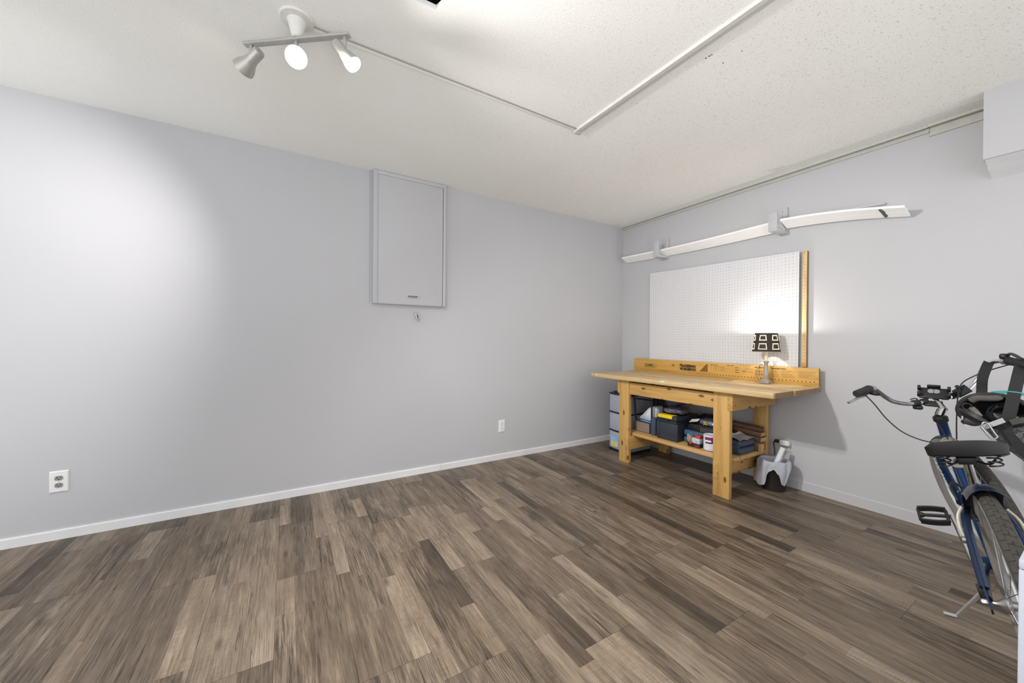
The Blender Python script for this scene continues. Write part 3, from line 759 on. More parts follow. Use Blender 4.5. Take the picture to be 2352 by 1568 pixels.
for (ya, yb, n_) in ((1.473, 1.424, 7), (1.409, 1.304, 7), (1.295, 1.182, 6)):
    for k in range(n_):
        z = 0.904 - 0.0085 * k; yy = ya - rr.uniform(0, 0.012); end = ya - (ya - yb) * rr.uniform(0.5, 1.0)
        while yy > end:
            w = rr.uniform(0.004, 0.012); rects.append((yy, z, yy - w, z + 0.0016)); yy -= w + 0.0025
o = bars('fine_print', rects, INKP); o['kind'] = 'stuff'
for k in range(3): bars('nail_drawing', [(1.756 - 0.002 * k, 0.900 - 0.019 * k, 1.726, 0.9035 - 0.019 * k), (1.722, 0.8985 - 0.019 * k, 1.720, 0.905 - 0.019 * k)], INK)
for y, z, rad in ((1.686, 0.875, 0.006), (1.588, 0.884, 0.006), (1.566, 0.884, 0.006), (1.588, 0.860, 0.006), (1.566, 0.860, 0.006), (1.545, 0.862, 0.006), (1.545, 0.886, 0.004)):
    MB().torus((SX, y, z), (0, 1, 0), (0, 0, 1), rad, 0.0012, n=14, m=5).build('tool_icon', INKM, spl)
MB().torus((SX, 1.668, 0.876), (0, 1, 0), (0, 0, 1), 0.006, 0.0014, n=12, m=5, a0=-1.6, a1=1.6).build('tool_icon', INK, spl)
bars('caption', [(1.66 - 0.009 * k, 0.872 + 0.003 * (k % 2), 1.654 - 0.009 * k, 0.878) for k in range(6)] + [(1.668 - 0.011 * k, 0.896, 1.660 - 0.011 * k, 0.899) for k in range(6)], INKP)
dots = MB()
for k in range(62):
    y = 2.742 - 0.0254 * k
    if y < 1.176: break
    rad = 0.0022 + 0.0016 * min(1, k / 30)
    dots.lathe([(rad, 0), (rad, 0.0006)], (SX, y, 0.825 + 0.00012 * k), (-1, 0, 0), 8)
d_ = dots.build('rule_dots', INK, spl); d_['kind'] = 'stuff'
bars('rule_line', [(2.76, 0.8165, 1.176, 0.8172), (1.1775, 0.8165, 1.1765, 0.829)], INKP)
# paint drips on the worktop
for c, s in (((2.66, 1.98, TOPZ + 0.001), (0.022, 0.09, 0.002)), ((2.634, 1.99, TOPZ - 0.008), (0.008, 0.05, 0.014)), ((2.70, 1.83, TOPZ + 0.001), (0.012, 0.11, 0.002)), ((2.66, 1.70, TOPZ + 0.001), (0.03, 0.12, 0.002)), ((2.75, 1.62, TOPZ + 0.001), (0.02, 0.10, 0.002)), ((2.69, 1.35, TOPZ + 0.001), (0.016, 0.16, 0.002)), ((2.633, 2.745, TOPZ - 0.012), (0.006, 0.018, 0.02))):
    MB().blob(c, s, n=12, m=6, amp=0.4, freq=9, seed=c[1]).build('paint_drip', plain('dried_paint', (228, 222, 212), 0.5), wb)

# ------------------------------------------------------------------ table lamp on the workbench
lamp = thing('table_lamp', LAMP, 'small lit table lamp with a dark punched shade standing on the workbench', 'lamp')
lx, ly, lz = LAMP.x, LAMP.y, TOPZ + 0.0012
M_LBODY = plain('cream_lamp_paint', (160, 153, 144), 0.4, 0.1, vary=0.06)
yaw = 0.0
q = MB(); q.box((lx - 0.036, ly - 0.036, lz), (lx + 0.036, ly + 0.036, lz + 0.014)); q.build('base', M_LBODY, lamp, bevel=0.004)
MB().lathe([(0.036, 0.014), (0.030, 0.024), (0.020, 0.030), (0.017, 0.034)], (lx, ly, lz), n=24, sq=6).build('base_step', M_LBODY, lamp)
MB().lathe([(0.016, 0.034), (0.017, 0.05), (0.0205, 0.066), (0.0195, 0.08), (0.0155, 0.10), (0.0125, 0.125), (0.0115, 0.142), (0.015, 0.146), (0.015, 0.149), (0.012, 0.153), (0.014, 0.158), (0.020, 0.167), (0.020, 0.171), (0.010, 0.173)], (lx, ly, lz), n=24).build('column', M_LBODY, lamp)
MB().lathe([(0.0112, 0.172), (0.0112, 0.30), (0.009, 0.30)], (lx, ly, lz), n=20).build('candle_sleeve', plain('ivory_sleeve', (240, 228, 196), 0.45, vary=0.03), lamp)
MB().lathe([(0.009, 0.300), (0.010, 0.314), (0.009, 0.330)], (lx, ly, lz), n=14).build('socket', M_STEEL, lamp)
MB().lathe([(0.0075, 0.330), (0.012, 0.345), (0.0135, 0.356), (0.010, 0.369), (0.003, 0.376)], (lx, ly, lz), n=16).build('bulb', emit('lamp_glow', (255, 246, 224), 30), lamp)
Z0, Z1, RB, RT = 1.047, 1.192, 0.094, 0.075
shade_m = plain('dark_brown_shade', (50, 41, 34), 0.7, vary=0.12, scale=120)
sh = MB().lathe([(RB, Z0), (RT, Z1), (RT - 0.0015, Z1), (RB - 0.0015, Z0), (RB, Z0)], (lx, ly, 0), n=40, caps=False).build('shade', shade_m, lamp)
MB().torus((lx, ly, Z1), (1, 0, 0), (0, 1, 0), RT - 0.001, 0.0016, n=40, m=6).build('top_rim', plain('cream_rim', (236, 224, 196), 0.6), sh)
MB().torus((lx, ly, Z0), (1, 0, 0), (0, 1, 0), RB - 0.001, 0.0014, n=40, m=6).build('bottom_rim', plain('cream_rim', (236, 224, 196), 0.6), sh)
q = MB()
for k in range(3):
    a = 2 * PI * k / 3 + 0.4
    q.tube([(lx + 0.012 * math.cos(a), ly + 0.012 * math.sin(a), 1.118), (lx + 0.078 * math.cos(a), ly + 0.078 * math.sin(a), 1.150)], 0.0012, 6)
q.build('shade_spider', M_STEEL, lamp)
pf = MB(); toward = math.atan2(-ly, -lx)
for k in range(6):
    for rw in (0, 1):
        zc = Z0 + (0.108 if rw == 0 else 0.042); hw, hh = (0.0225, 0.0175) if rw == 0 else (0.0275, 0.020)
        ac = toward - 0.28 + k * PI / 3
        pts = []
        n1, n2 = (7, 5)
        for i in range(n1): pts += [(-0.8 + 1.6 * i / (n1 - 1), 1), (-1 + 2 * i / (n1 - 1), -1)]
        for i in range(1, n2 - 1): 
            s_ = -1 + 2 * i / (n2 - 1); e_ = 1 - 0.1 * (s_ + 1) / 1
            pts += [(e_, s_), (-e_, s_)]
        for u, v in pts:
            z = zc + v * hh; rad = RB + (RT - RB) * (z - Z0) / (Z1 - Z0)
            a = ac + u * hw / rad
            c = Vector((lx + rad * math.cos(a), ly + rad * math.sin(a), z)); nn = Vector((math.cos(a), math.sin(a), 0.13)).normalized()
            pf.lathe([(0.0031, -0.0004), (0.0031, 0.0007)], c, nn, 8)
p_ = pf.build('glow_dots', emit('glowing_dot', (255, 240, 205), 2.4), sh); p_['kind'] = 'stuff'  # discs that glow themselves, in place of lamplight through punched holes
MB().tube(smoothpath([(lx - 0.004, ly + 0.037, lz + 0.008), (lx + 0.010, ly + 0.062, lz + 0.028), (lx + 0.026, ly + 0.082, lz + 0.075), (lx + 0.0745, ly + 0.078, lz + 0.136), (lx + 0.104, ly + 0.072, lz + 0.118), (lx + 0.108, ly + 0.06, lz - 0.05)]), 0.0026, 8).build('cord', plain('grey_cord', (120, 112, 98), 0.6), lamp)

# ------------------------------------------------------------------ things on the bench shelf
SZ = 0.2755
def boxthing(name, a, b, mat, label, cat, bevel=0.004, group=None):
    a, b = Vector(a), Vector(b)
    o = MB().box(a, b).build(name, mat, bevel=bevel, loc=((a.x + b.x) / 2, (a.y + b.y) / 2, a.z)); return tag(o, label, cat, group)
# grey-brown carton
cb = thing('carton', (2.95, 2.35, SZ), 'grey-brown open carton at the left end of the bench shelf, under the white sack', 'box')
M_CARD = plain('grey_cardboard', (134, 120, 108), 0.85, vary=0.08, scale=15)
bx0, bx1, by0, by1, bz = 2.845, 3.05, 2.278, 2.442, 0.366
for a, b in (((bx0, by0, SZ), (bx0 + 0.003, by1, bz)), ((bx1 - 0.003, by0, SZ), (bx1, by1, bz)), ((bx0, by0, SZ), (bx1, by0 + 0.003, bz)), ((bx0, by1 - 0.003, SZ), (bx1, by1, bz))):
    MB().box(a, b).build('side', M_CARD, cb)
MB().box((bx0, by0, SZ), (bx1, by1, SZ + 0.003)).build('bottom', M_CARD, cb)
sack_m = NT('printed_sack'); v = sack_m.coords(scale=(1, 1, 1)); nz = sack_m.noise(sack_m.coords(scale=(30, 60, 90)), 1.0, 2)
dsh = sack_m.ramp(nz, [(0.63, (0, 0, 0, 1)), (0.68, (1, 1, 1, 1))])
sack_m.l(sack_m.mix(sack_m.math('MULTIPLY', dsh, 0.75), lin((220, 226, 232)), lin((120, 152, 186))), sack_m.b.inputs['Base Color']); sack_m.b.inputs['Roughness'].default_value = 0.5
out_ = [(2.458, 0.372), (2.452, 0.392), (2.415, 0.425), (2.372, 0.468), (2.338, 0.500), (2.300, 0.517), (2.262, 0.520), (2.248, 0.500), (2.249, 0.440), (2.258, 0.375)]
cy_, cz_ = 2.345, 0.435
rows = []
for i in range(11):
    s_ = -1 + 2 * i / 10; sc_ = (1 - abs(s_) ** 3.2) ** 0.45 if abs(s_) < 1 else 0.0
    sc_ = max(sc_, 0.02); row = []
    loop = smoothpath([(0, a_, b_) for a_, b_ in out_ + out_[:1]], 3)[:-1]
    for p in loop:
        d_ = 0.004 * mnoise.noise(Vector((p.y * 40, p.z * 40, s_ * 3)))
        row.append((2.962 + 0.085 * s_ + d_, cy_ + (p.y - cy_) * (0.8 + 0.2 * sc_) * min(1, sc_ + 0.02) , cz_ + (p.z - cz_) * min(1, sc_ + 0.02) + d_))
    row.append(row[0]); rows.append(row)
sk = MB().strip(rows).build('white_sack', sack_m.m, loc=(2.962, 2.345, 0.372), smooth=1.3)
tag(sk, 'white plastic sack with pale blue print slumped on the carton', 'bag')
q = MB().blob((2.875, 2.335, 0.374), (0.03, 0.15, 0.016), rot(math.radians(4), 0, 0), n=14, m=6, amp=0.1).build('blue_stripe', plain('blue_print', (92, 150, 202), 0.5), sk)
gs = MB().blob((3.06, 2.15, 0.578), (0.15, 0.20, 0.10), rot(math.radians(-22), 0, 0.1), n=24, m=12, e1=0.8, e2=0.8, amp=0.10, freq=10, seed=5).build('dark_sack', plain('slate_plastic', (86, 92, 104), 0.35, vary=0.2, scale=14), loc=(3.07, 2.19, 0.5))
tag(gs, 'dark slate plastic sack behind the white sack, up under the worktop', 'bag')
# black folding stool frame
st = thing('stool_frame', (2.93, 2.36, SZ), 'black folding stool frame standing on the shelf around the carton', 'stool')
M_BM = plain('black_metal', (40, 38, 38), 0.45, 0.3, vary=0.15)
MB().tube([(2.855, 2.478, 0.575), (2.855, 2.262, 0.580)], 0.0085, 10).build('top_rail', M_BM, st)
MB().tube([(2.855, 2.262, SZ + 0.001), (2.855, 2.262, 0.58)], 0.0085, 10).build('leg', M_BM, st)
MB().tube([(2.88, 2.468, SZ + 0.001), (2.88, 2.462, 0.36), (2.87, 2.476, 0.575)], 0.010, 10).build('leg', M_BM, st)
MB().tube([(2.875, 2.470, 0.374), (2.85, 2.440, 0.3705)], 0.002, 6).build('wire', M_STEEL, st)
MB().box((3.14, 2.22, 0.30), (3.155, 2.478, 0.60)).build('seat_panel', plain('black_mesh', (38, 35, 36), 0.8, vary=0.2, scale=80), st, bevel=0.003)
MB().tube([(3.135, 2.33, SZ + 0.001), (3.135, 2.33, 0.60)], 0.009, 10).build('leg', M_BM, st)
MB().tube([(3.135, 2.43, SZ + 0.001), (3.135, 2.43, 0.60)], 0.009, 10).build('leg', M_BM, st)
# thin slate-blue case
tc_ = MB().box((2.825, 2.201, SZ), (3.02, 2.247, 0.432)).build('flat_case', plain('slate_blue_plastic', (62, 76, 98), 0.45, vary=0.06), loc=(2.92, 2.225, SZ), bevel=0.010, seg=3)
tag(tc_, 'narrow slate-blue case standing upright between carton and toolbox', 'case')
MB().box((2.8225, 2.206, 0.285), (2.825, 2.242, 0.42)).build('end_panel', plain('slate_blue_plastic', (62, 76, 98), 0.45, vary=0.06), tc_, bevel=0.001)
# toolbox with yellow latch
tb = thing('toolbox', (2.92, 2.06, SZ), 'dark plastic toolbox with a broad yellow latch, on the bench shelf', 'toolbox')
M_TB = plain('charcoal_blue_plastic', (47, 52, 64), 0.42, vary=0.07)
M_TBD = plain('charcoal_plastic', (38, 40, 46), 0.42, vary=0.1)
q = MB(); f0, f1 = 2.792, 3.105; yl, yr = 2.160, 1.968
q.prism([(f0 + 0.006, yl - 0.006, SZ), (f0 + 0.006, yr + 0.006, SZ), (f1, yr + 0.006, SZ), (f1, yl - 0.006, SZ)], (0, 0, 0.150)); q.build('body', M_TB, tb, bevel=0.006)
MB().box((f0, yr, SZ + 0.149), (f1, yl, SZ + 0.168)).build('body_rim', M_TBD, tb, bevel=0.004)
MB().box((f0 - 0.002, yr - 0.002, SZ + 0.1685), (f1 + 0.002, yl + 0.002, SZ + 0.213)).build('lid', M_TBD, tb, bevel=0.010, seg=3)
for ya in (yl - 0.006, yr + 0.006):
    MB().box((f0 + 0.001, ya - 0.014, SZ + 0.002), (f0 + 0.03, ya + 0.014 if ya < 2.1 else ya + 0.006, SZ + 0.15)).build('corner_rib', M_TB, tb, bevel=0.005)
la = MB().prism([(f0 - 0.006, 2.147, SZ + 0.213), (f0 - 0.008, 2.010, SZ + 0.197), (f0 - 0.004, 2.010, SZ + 0.2145), (f0 + 0.045, 2.000, SZ + 0.217), (f0 + 0.045, 2.13, SZ + 0.2195)], (0, 0, 0)) if False else None
q = MB(); q.prism([(f0 - 0.005, 2.148, SZ + 0.188), (f0 - 0.006, 2.148, SZ + 0.212), (f0 + 0.002, 2.144, SZ + 0.2165), (f0 + 0.055, 2.135, SZ + 0.2165), (f0 + 0.055, 2.135, SZ + 0.2135), (f0 - 0.002, 2.148, SZ + 0.2125), (f0 - 0.0023, 2.148, SZ + 0.188)], (0, -0.142, 0)); q.build('latch', plain('yellow_plastic', (236, 204, 40), 0.4, vary=0.05), tb, bevel=0.0008)
MB().tube(smoothpath([(f0 - 0.004, 2.125, SZ + 0.186), (f0 - 0.010, 2.115, SZ + 0.172), (f0 - 0.010, 2.055, SZ + 0.172), (f0 - 0.004, 2.045, SZ + 0.186)]), 0.003, 8).build('latch_lip', M_TB, tb)
q = MB()
for k in range(7): q.box((2.84 + k * 0.036, yr - 0.006, SZ + 0.172), (2.858 + k * 0.036, yr - 0.0015, SZ + 0.20))
q.build('lid_ribs', M_TBD, tb, bevel=0.001)
# silvery bag on the toolbox
sb = MB().blob((2.93, 2.06, SZ + 0.2445), (0.21, 0.19, 0.05), rot(0, 0, 0.2), n=30, m=12, e1=0.8, e2=0.75, amp=0.16, freq=16, seed=3).build('silver_bag', plain('silvery_film', (120, 122, 138), 0.18, 0.35, vary=0.5, scale=28, bump=0.6), loc=(2.93, 2.06, SZ + 0.214))
tag(sb, 'crumpled silvery grey plastic bag lying on the toolbox lid', 'bag')
dk = MB().blob((3.185, 1.875, 0.385), (0.12, 0.32, 0.20), rot(0.1, 0, 0), n=26, m=14, e1=0.8, e2=0.7, amp=0.10, freq=9, seed=9).build('black_bin_bag', plain('black_film', (40, 39, 42), 0.3, vary=0.3, scale=16, bump=0.4), loc=(3.17, 1.85, SZ))
tag(dk, 'bulky black plastic bag at the back of the shelf behind the toolbox', 'bag')
# blue power-tool case lying flat
def tool_case(a, b, label, mat, seed):
    a, b = Vector(a), Vector(b); c = (a + b) / 2
    t = thing('tool_case', (c.x, c.y, a.z), label, 'case', 'blue power tool cases')
    h = b.z - a.z
    MB().box(a, (b.x, b.y, a.z + h * 0.49)).build('lower_shell', mat, t, bevel=0.022, seg=4)
    MB().box((a.x, a.y, a.z + h * 0.51), b).build('upper_shell', mat, t, bevel=0.022, seg=4)
    MB().box((a.x + 0.006, a.y + 0.006, a.z + h * 0.47), (b.x - 0.006, b.y - 0.006, a.z + h * 0.53)).build('seam', M_BLACK, t, bevel=0.003)
    q = MB()
    for f in (0.18, 0.5, 0.82):
        y = a.y + (b.y - a.y) * f; q.box((a.x - 0.003, y - 0.012, a.z + 0.02), (a.x + 0.02, y + 0.012, b.z - 0.02))
    q.build('shell_ribs', mat, t, bevel=0.004)
    q = MB()
    for f in (0.3, 0.7):
        y = a.y + (b.y - a.y) * f; q.box((a.x - 0.006, y - 0.016, a.z + h * 0.36), (a.x + 0.004, y + 0.016, a.z + h * 0.66))
    q.build('clasp', mat, t, bevel=0.002)
    return t
M_CASE = plain('blue_grey_case', (70, 96, 122), 0.42, vary=0.08); M_CASE2 = plain('dark_blue_case', (54, 66, 86), 0.42, vary=0.08)
t = tool_case((2.875, 1.618, SZ), (3.09, 1.962, 0.382), 'blue-grey tool case lying under the black organizer, behind the paint can', M_CASE, 1)
MB().box((2.865, 1.885, 0.305), (2.872, 1.915, 0.352)).build('sticker', plain('beige_label', (176, 168, 152), 0.6), t)
# black organizer on the case
og = thing('parts_organizer', (2.99, 1.79, 0.383), 'black latticed parts organizer lying on the blue-grey tool case', 'organizer')
MB().box((2.895, 1.660, 0.383), (3.09, 1.930, 0.424)).build('tray', M_BLACK, og, bevel=0.004)
MB().box((2.900, 1.665, 0.4245), (3.085, 1.925, 0.431)).build('lid', plain('smoky_lid', (58, 58, 64), 0.25, vary=0.1), og, bevel=0.002)
q = MB()
for k in range(11): q.box((2.8925, 1.664 + k * 0.0145, 0.388), (2.8955, 1.672 + k * 0.0145, 0.402)); q.box((2.8925, 1.664 + k * 0.0145, 0.406), (2.8955, 1.672 + k * 0.0145, 0.418))
w_ = q.build('lattice_holes', plain('grey_gap', (92, 90, 90), 0.6), og); w_['kind'] = 'stuff'
MB().box((2.892, 1.855, 0.404), (2.895, 1.90, 0.424)).build('latch', M_BLACK, og, bevel=0.001)
# bags and tag on the organizer
bb_ = MB().blob((2.985, 1.768, 0.458), (0.15, 0.19, 0.052), rot(0.06, 0, 0.1), n=26, m=10, e1=0.7, e2=0.7, amp=0.16, freq=14, seed=12).build('clear_bag', plain('clear_bag_film', (112, 112, 110), 0.2, vary=0.5, scale=30, bump=0.5), loc=(2.985, 1.77, 0.432))
tag(bb_, 'clear plastic bag with a blue band and yellow cross on the organizer', 'bag')
MB().strip([[(2.915 + 0.015 * s + 0.02 * (k / 8), 1.845 - 0.155 * k / 8, 0.488 - 0.018 * s - 0.0065 * (k / 8) + 0.004 * math.sin(3 * k / 8)) for k in range(9)] for s in (1.0, 0.0)]).build('blue_band', plain('blue_band', (54, 66, 138), 0.35, vary=0.15), bb_)
q = MB(); cc = Vector((2.908, 1.787, 0.458))
for sgn in (0.8, -0.8): q.obox(cc, (0.003, 0.034, 0.006), rot(sgn, 0, 0))
q.build('cross_mark', plain('yellow_print', (206, 190, 70), 0.5), bb_)
wt = MB().prism([(2.893, 1.918, 0.447), (2.893, 1.842, 0.466), (2.915, 1.836, 0.486), (2.915, 1.912, 0.468)], (0.003, 0, 0.002)).build('card_tag', plain('white_card', (216, 216, 214), 0.6), loc=(2.9, 1.88, 0.445))
tag(wt, 'white hang-hole card lying at the left edge of the organizer', 'card')
MB().lathe([(0.004, 0), (0.004, 0.001)], (2.899, 1.9, 0.4575), (-1, 0, 0.9), 10).build('hang_hole', M_DARK, wt)
# battery / torch in grey, red and black
bt = thing('cordless_tool', (2.83, 1.81, SZ), 'small red, grey and black cordless tool beside the paint can', 'tool')
MB().box((2.795, 1.762, SZ), (2.868, 1.868, SZ + 0.03)).build('base', M_BLACK, bt, bevel=0.006)
MB().box((2.800, 1.766, SZ + 0.0305), (2.862, 1.836, SZ + 0.075)).build('body', plain('pale_grey_plastic', (188, 194, 204), 0.4), bt, bevel=0.006)
MB().box((2.802, 1.764, SZ + 0.0755), (2.850, 1.806, SZ + 0.098)).build('top_cap', plain('red_plastic', (202, 60, 54), 0.4), bt, bevel=0.004)
MB().box((2.791, 1.828, SZ + 0.022), (2.797, 1.848, SZ + 0.050)).build('button', plain('red_plastic', (202, 60, 54), 0.4), bt, bevel=0.002)
MB().box((2.802, 1.840, SZ + 0.031), (2.85, 1.868, SZ + 0.085)).build('side_block', plain('taupe_plastic', (146, 136, 126), 0.5), bt, bevel=0.004)
text_mesh('red_lettering', 'BOSCH', plain('red_print', (170, 48, 56), 0.5), bt, (2.7945, 1.806, SZ + 0.007), R_, U_, 0.016, 0.040, 0.0006)
text_mesh('grey_lettering', '12V', plain('grey_print', (80, 84, 92), 0.5), bt, (2.7995, 1.800, SZ + 0.046), R_, U_, 0.010, 0.014, 0.0002)
# paint can
pc = thing('paint_can', (2.835, 1.690, SZ), 'white paint can with a purple label band at the front of the shelf', 'can')
pcx, pcy, pr_ = 2.820, 1.690, 0.0475
MB().lathe([(pr_ - 0.001, 0.0), (pr_, 0.003), (pr_, 0.118), (pr_ + 0.0015, 0.120), (pr_ + 0.0015, 0.125), (pr_ - 0.003, 0.126), (pr_ - 0.005, 0.121), (0.001, 0.121)], (pcx, pcy, SZ), n=36).build('can_body', plain('white_can_label', (228, 228, 232), 0.35, vary=0.02), pc)
tow = math.atan2(-pcy, -pcx)
def arcband(name, a0, a1, z0, z1, rad, mat, par): 
    rows = [[(pcx + rad * math.cos(tow + a0 + (a1 - a0) * k / 12), pcy + rad * math.sin(tow + a0 + (a1 - a0) * k / 12), SZ + z) for k in range(13)] for z in (z0, z1)]
    return MB().strip(rows).build(name, mat, par)
M_PUR = plain('purple_print', (118, 40, 98), 0.4)
arcband('purple_band', -0.85, 1.0, 0.090, 0.113, pr_ + 0.0005, M_PUR, pc); arcband('purple_patch', 0.05, 1.0, 0.066, 0.091, pr_ + 0.0006, M_PUR, pc)
arcband('dark_lettering', -0.75, 0.25, 0.064, 0.076, pr_ + 0.0008, plain('dark_print', (52, 50, 58), 0.5), pc); arcband('pale_lettering', -0.7, 0.15, 0.077, 0.087, pr_ + 0.0008, plain('pale_print', (232, 226, 234), 0.4), pc)
arcband('purple_foot', -1.3, 1.3, 0.0035, 0.011, pr_ + 0.0004, M_PUR, pc)
arcband('barcode', 0.42, 0.80, 0.012, 0.028, pr_ + 0.0006, plain('barcode_grey', (128, 128, 136), 0.5), pc); arcband('fine_print', -0.35, 0.25, 0.046, 0.049, pr_ + 0.0006, plain('faint_print', (188, 188, 198), 0.5), pc)
arcband('fine_print', -0.3, 0.3, 0.022, 0.025, pr_ + 0.0006, plain('faint_print', (188, 188, 198), 0.5), pc)
# right-hand case, papers, wood offcuts
tool_case((2.875, 1.497, SZ), (3.10, 1.612, 0.384), 'dark blue tool case at the right end of the bench shelf under papers', M_CASE2, 2)
pp = MB()
pp.slab([[(2.88 + 0.2 * i / 4, 1.50 + 0.11 * k / 5, 0.388 + 0.006 * math.sin(2.2 * i + k) + 0.004 * k) for k in range(6)] for i in range(5)], (0, 0, 0.002))
tag(pp.build('paper_sheets', plain('grey_paper', (176, 172, 168), 0.6, vary=0.2, scale=18), loc=(2.98, 1.55, 0.386)), 'crumpled grey papers lying on the dark blue tool case', 'paper')
for k, (c, s, rz_, lab, rgb) in enumerate((((3.16, 1.60, 0.380), (0.09, 0.26, 0.032), 0.08, 'lowest dark wood offcut behind the dark blue case', (112, 88, 66)), ((3.165, 1.60, 0.414), (0.085, 0.24, 0.030), 0.08, 'middle wood offcut with a pale end in the pile behind the dark blue case', (120, 94, 70)), ((3.17, 1.60, 0.447), (0.085, 0.22, 0.030), 0.08, 'topmost brown wood offcut in the pile behind the dark blue case', (96, 72, 54)))):
    o = MB().obox(c, s, rot(rz_, 0, 0.1 * k)).build('wood_offcut', pine_mat('offcut_%d' % k, 'Y', rgb, knots=0.0, seed=k), loc=(c[0], c[1], c[2] - s[2] / 2), bevel=0.002)
    tag(o, lab, 'wood', 'wood offcuts on the shelf')
    if k < 2: MB().obox(Vector(c) + rot(rz_, 0, 0.1 * k) @ Vector((0, -s[1] / 2 - 0.0006, 0)), (s[0] - 0.004, 0.001, s[2] - 0.004), rot(rz_, 0, 0.1 * k)).build('cut_end', pine_mat('pale_cut_%d' % k, 'X', (196, 158, 110), knots=0.0), o)
boxthing('offcut_stack_block', (3.115, 1.50, SZ), (3.205, 1.70, 0.350), pine_mat('block_a', 'Y', (110, 84, 60), knots=0.0), 'dark wood block carrying the pile of offcuts', 'wood', group='wood offcuts on the shelf')
boxthing('small_wood_block', (3.13, 1.470, 0.2765), (3.17, 1.498, 0.335), pine_mat('block_b', 'Z', (200, 164, 118), knots=0.0), 'short pale wood block at the right shelf edge', 'wood', group='wood offcuts on the shelf')

# ------------------------------------------------------------------ drawer tower left of the bench
dt = thing('drawer_tower', (3.06, 2.69, 0), 'narrow clear plastic three-drawer tower between the bench and the corner', 'drawers')
M_CLEAR = film_mat('clear_drawer', (206, 212, 230), 0.80, 0.2, 0.25)
y0, y1, x0, x1 = 2.545, 2.826, 2.895, 3.20
def bow(z0, z1, inset, mat, name, par):
    pts = []
    for k in range(9):
        s = k / 8; pts.append((x0 + inset - 0.022 * math.sin(PI * s), y1 - inset - (y1 - y0 - 2 * inset) * s, z0))
    pts += [(x1 - inset, y0 + inset, z0), (x1 - inset, y1 - inset, z0)]
    return MB().prism(pts, (0, 0, z1 - z0)).build(name, mat, par, bevel=0.003)
M_BF = plain('black_blue_plastic', (26, 27, 36), 0.4, vary=0.1)
bow(0.001, 0.022, 0, M_BF, 'base', dt); bow(0.196, 0.210, 0, M_BF, 'divider', dt); bow(0.384, 0.398, 0, M_BF, 'divider', dt); bow(0.572, 0.590, 0, M_BF, 'top', dt)
bow(0.590, 0.604, 0.03, M_BF, 'top_rim', dt)
for z0, z1 in ((0.023, 0.195), (0.211, 0.383), (0.399, 0.571)):
    d_ = bow(z0, z1, 0.004, M_CLEAR, 'drawer', dt)
    MB().box((x0 + 0.03, y0 + 0.03, z0 + 0.01), (x1 - 0.03, y1 - 0.05, z0 + 0.09)).build('drawer_contents', plain('drawer_stuff', (150, 150, 160), 0.8, vary=0.3, scale=20), d_, bevel=0.01)
MB().box((2.876, 2.69, 0.045), (2.8775, 2.780, 0.128)).build('yellow_card', plain('yellow_card', (206, 206, 130), 0.6, vary=0.1), d_)
MB().box((2.875, 2.69, 0.098), (2.8765, 2.780, 0.150)).build('blue_card', plain('blue_card', (150, 186, 226), 0.6), d_)

# ------------------------------------------------------------------ waste bin with liner
bcx, bcy = 3.200, 1.414
wbn = thing('waste_bin', (bcx, bcy, 0), 'dark round waste bin on the floor at the right end of the bench', 'bin')
MB().lathe([(0.070, 0.0005), (0.074, 0.004), (0.089, 0.214), (0.091, 0.217), (0.090, 0.219), (0.087, 0.214), (0.071, 0.006), (0.001, 0.006)], (bcx, bcy, 0), n=32, caps=False).build('bucket', plain('dark_brown_plastic', (34, 28, 24), 0.45, vary=0.1), wbn)
rows = []
NL = 72
tow = math.atan2(-bcy, -bcx)
def hang(a):   # liner length below the rim, by angle relative to the viewer side
    a = (a + PI) % (2 * PI) - PI
    key = [(-3.15, 0.10), (-2.4, 0.10), (-1.75, 0.17), (-1.25, 0.15), (-0.80, 0.195), (-0.50, 0.18), (-0.28, 0.075), (0.0, 0.055), (0.25, 0.09), (0.50, 0.165), (0.78, 0.175), (1.05, 0.085), (1.4, 0.05), (1.8, 0.08), (2.4, 0.10), (3.15, 0.10)]
    for (p0, h0), (p1, h1) in zip(key, key[1:]):
        if p0 <= a <= p1:
            s = (a - p0) / (p1 - p0); s = s * s * (3 - 2 * s); return h0 + (h1 - h0) * s
    return 0.1
prof_in = [(0.072, 0.10), (0.078, 0.16), (0.0815, 0.214)]
for i in range(13):
    row = []
    for k in range(NL + 1):
        a = 2 * PI * k / NL; rel = a
        if i < 3: rr_, z = prof_in[i]
        elif i == 3: rr_, z = 0.096, 0.2315
        else:
            s = (i - 3) / 9; h_ = hang(rel)
            z = 0.2315 - h_ * s
            base_r = 0.097 - 0.020 * (0.2315 - z) / 0.24
            right = math.exp(-((((rel + PI) % (2 * PI) - PI) + 1.0) / 0.9) ** 2)
            rr_ = base_r + 0.004 + 0.012 * math.sin(s * PI * 0.6) + 0.030 * right * s ** 1.2
        rr_ += 0.0035 * math.sin(9 * a + i * 0.4) * (1 if i >= 3 else 0.5) + 0.004 * mnoise.noise(Vector((3 * math.cos(a), 3 * math.sin(a), i * 0.35)))
        ang = tow + a
        row.append((bcx + rr_ * math.cos(ang), bcy + rr_ * math.sin(ang), max(0.012, z + (0.004 * math.sin(5 * a) if i == 3 else 0))))
    rows.append(row)
ln = MB().strip(rows).build('bin_liner', film_mat('white_liner', (214, 218, 230), 0.80, 0.4, 0.1), loc=(bcx, bcy, 0.05), smooth=3.2)
tag(ln, 'translucent white plastic liner draped over the dark waste bin', 'bin liner')
tu = thing('paper_tube', (3.20, 1.37, 0.14), 'white cardboard tube sticking up out of the lined waste bin', 'tube')
ax = Vector((0.06, -0.055, 0.22)).normalized()
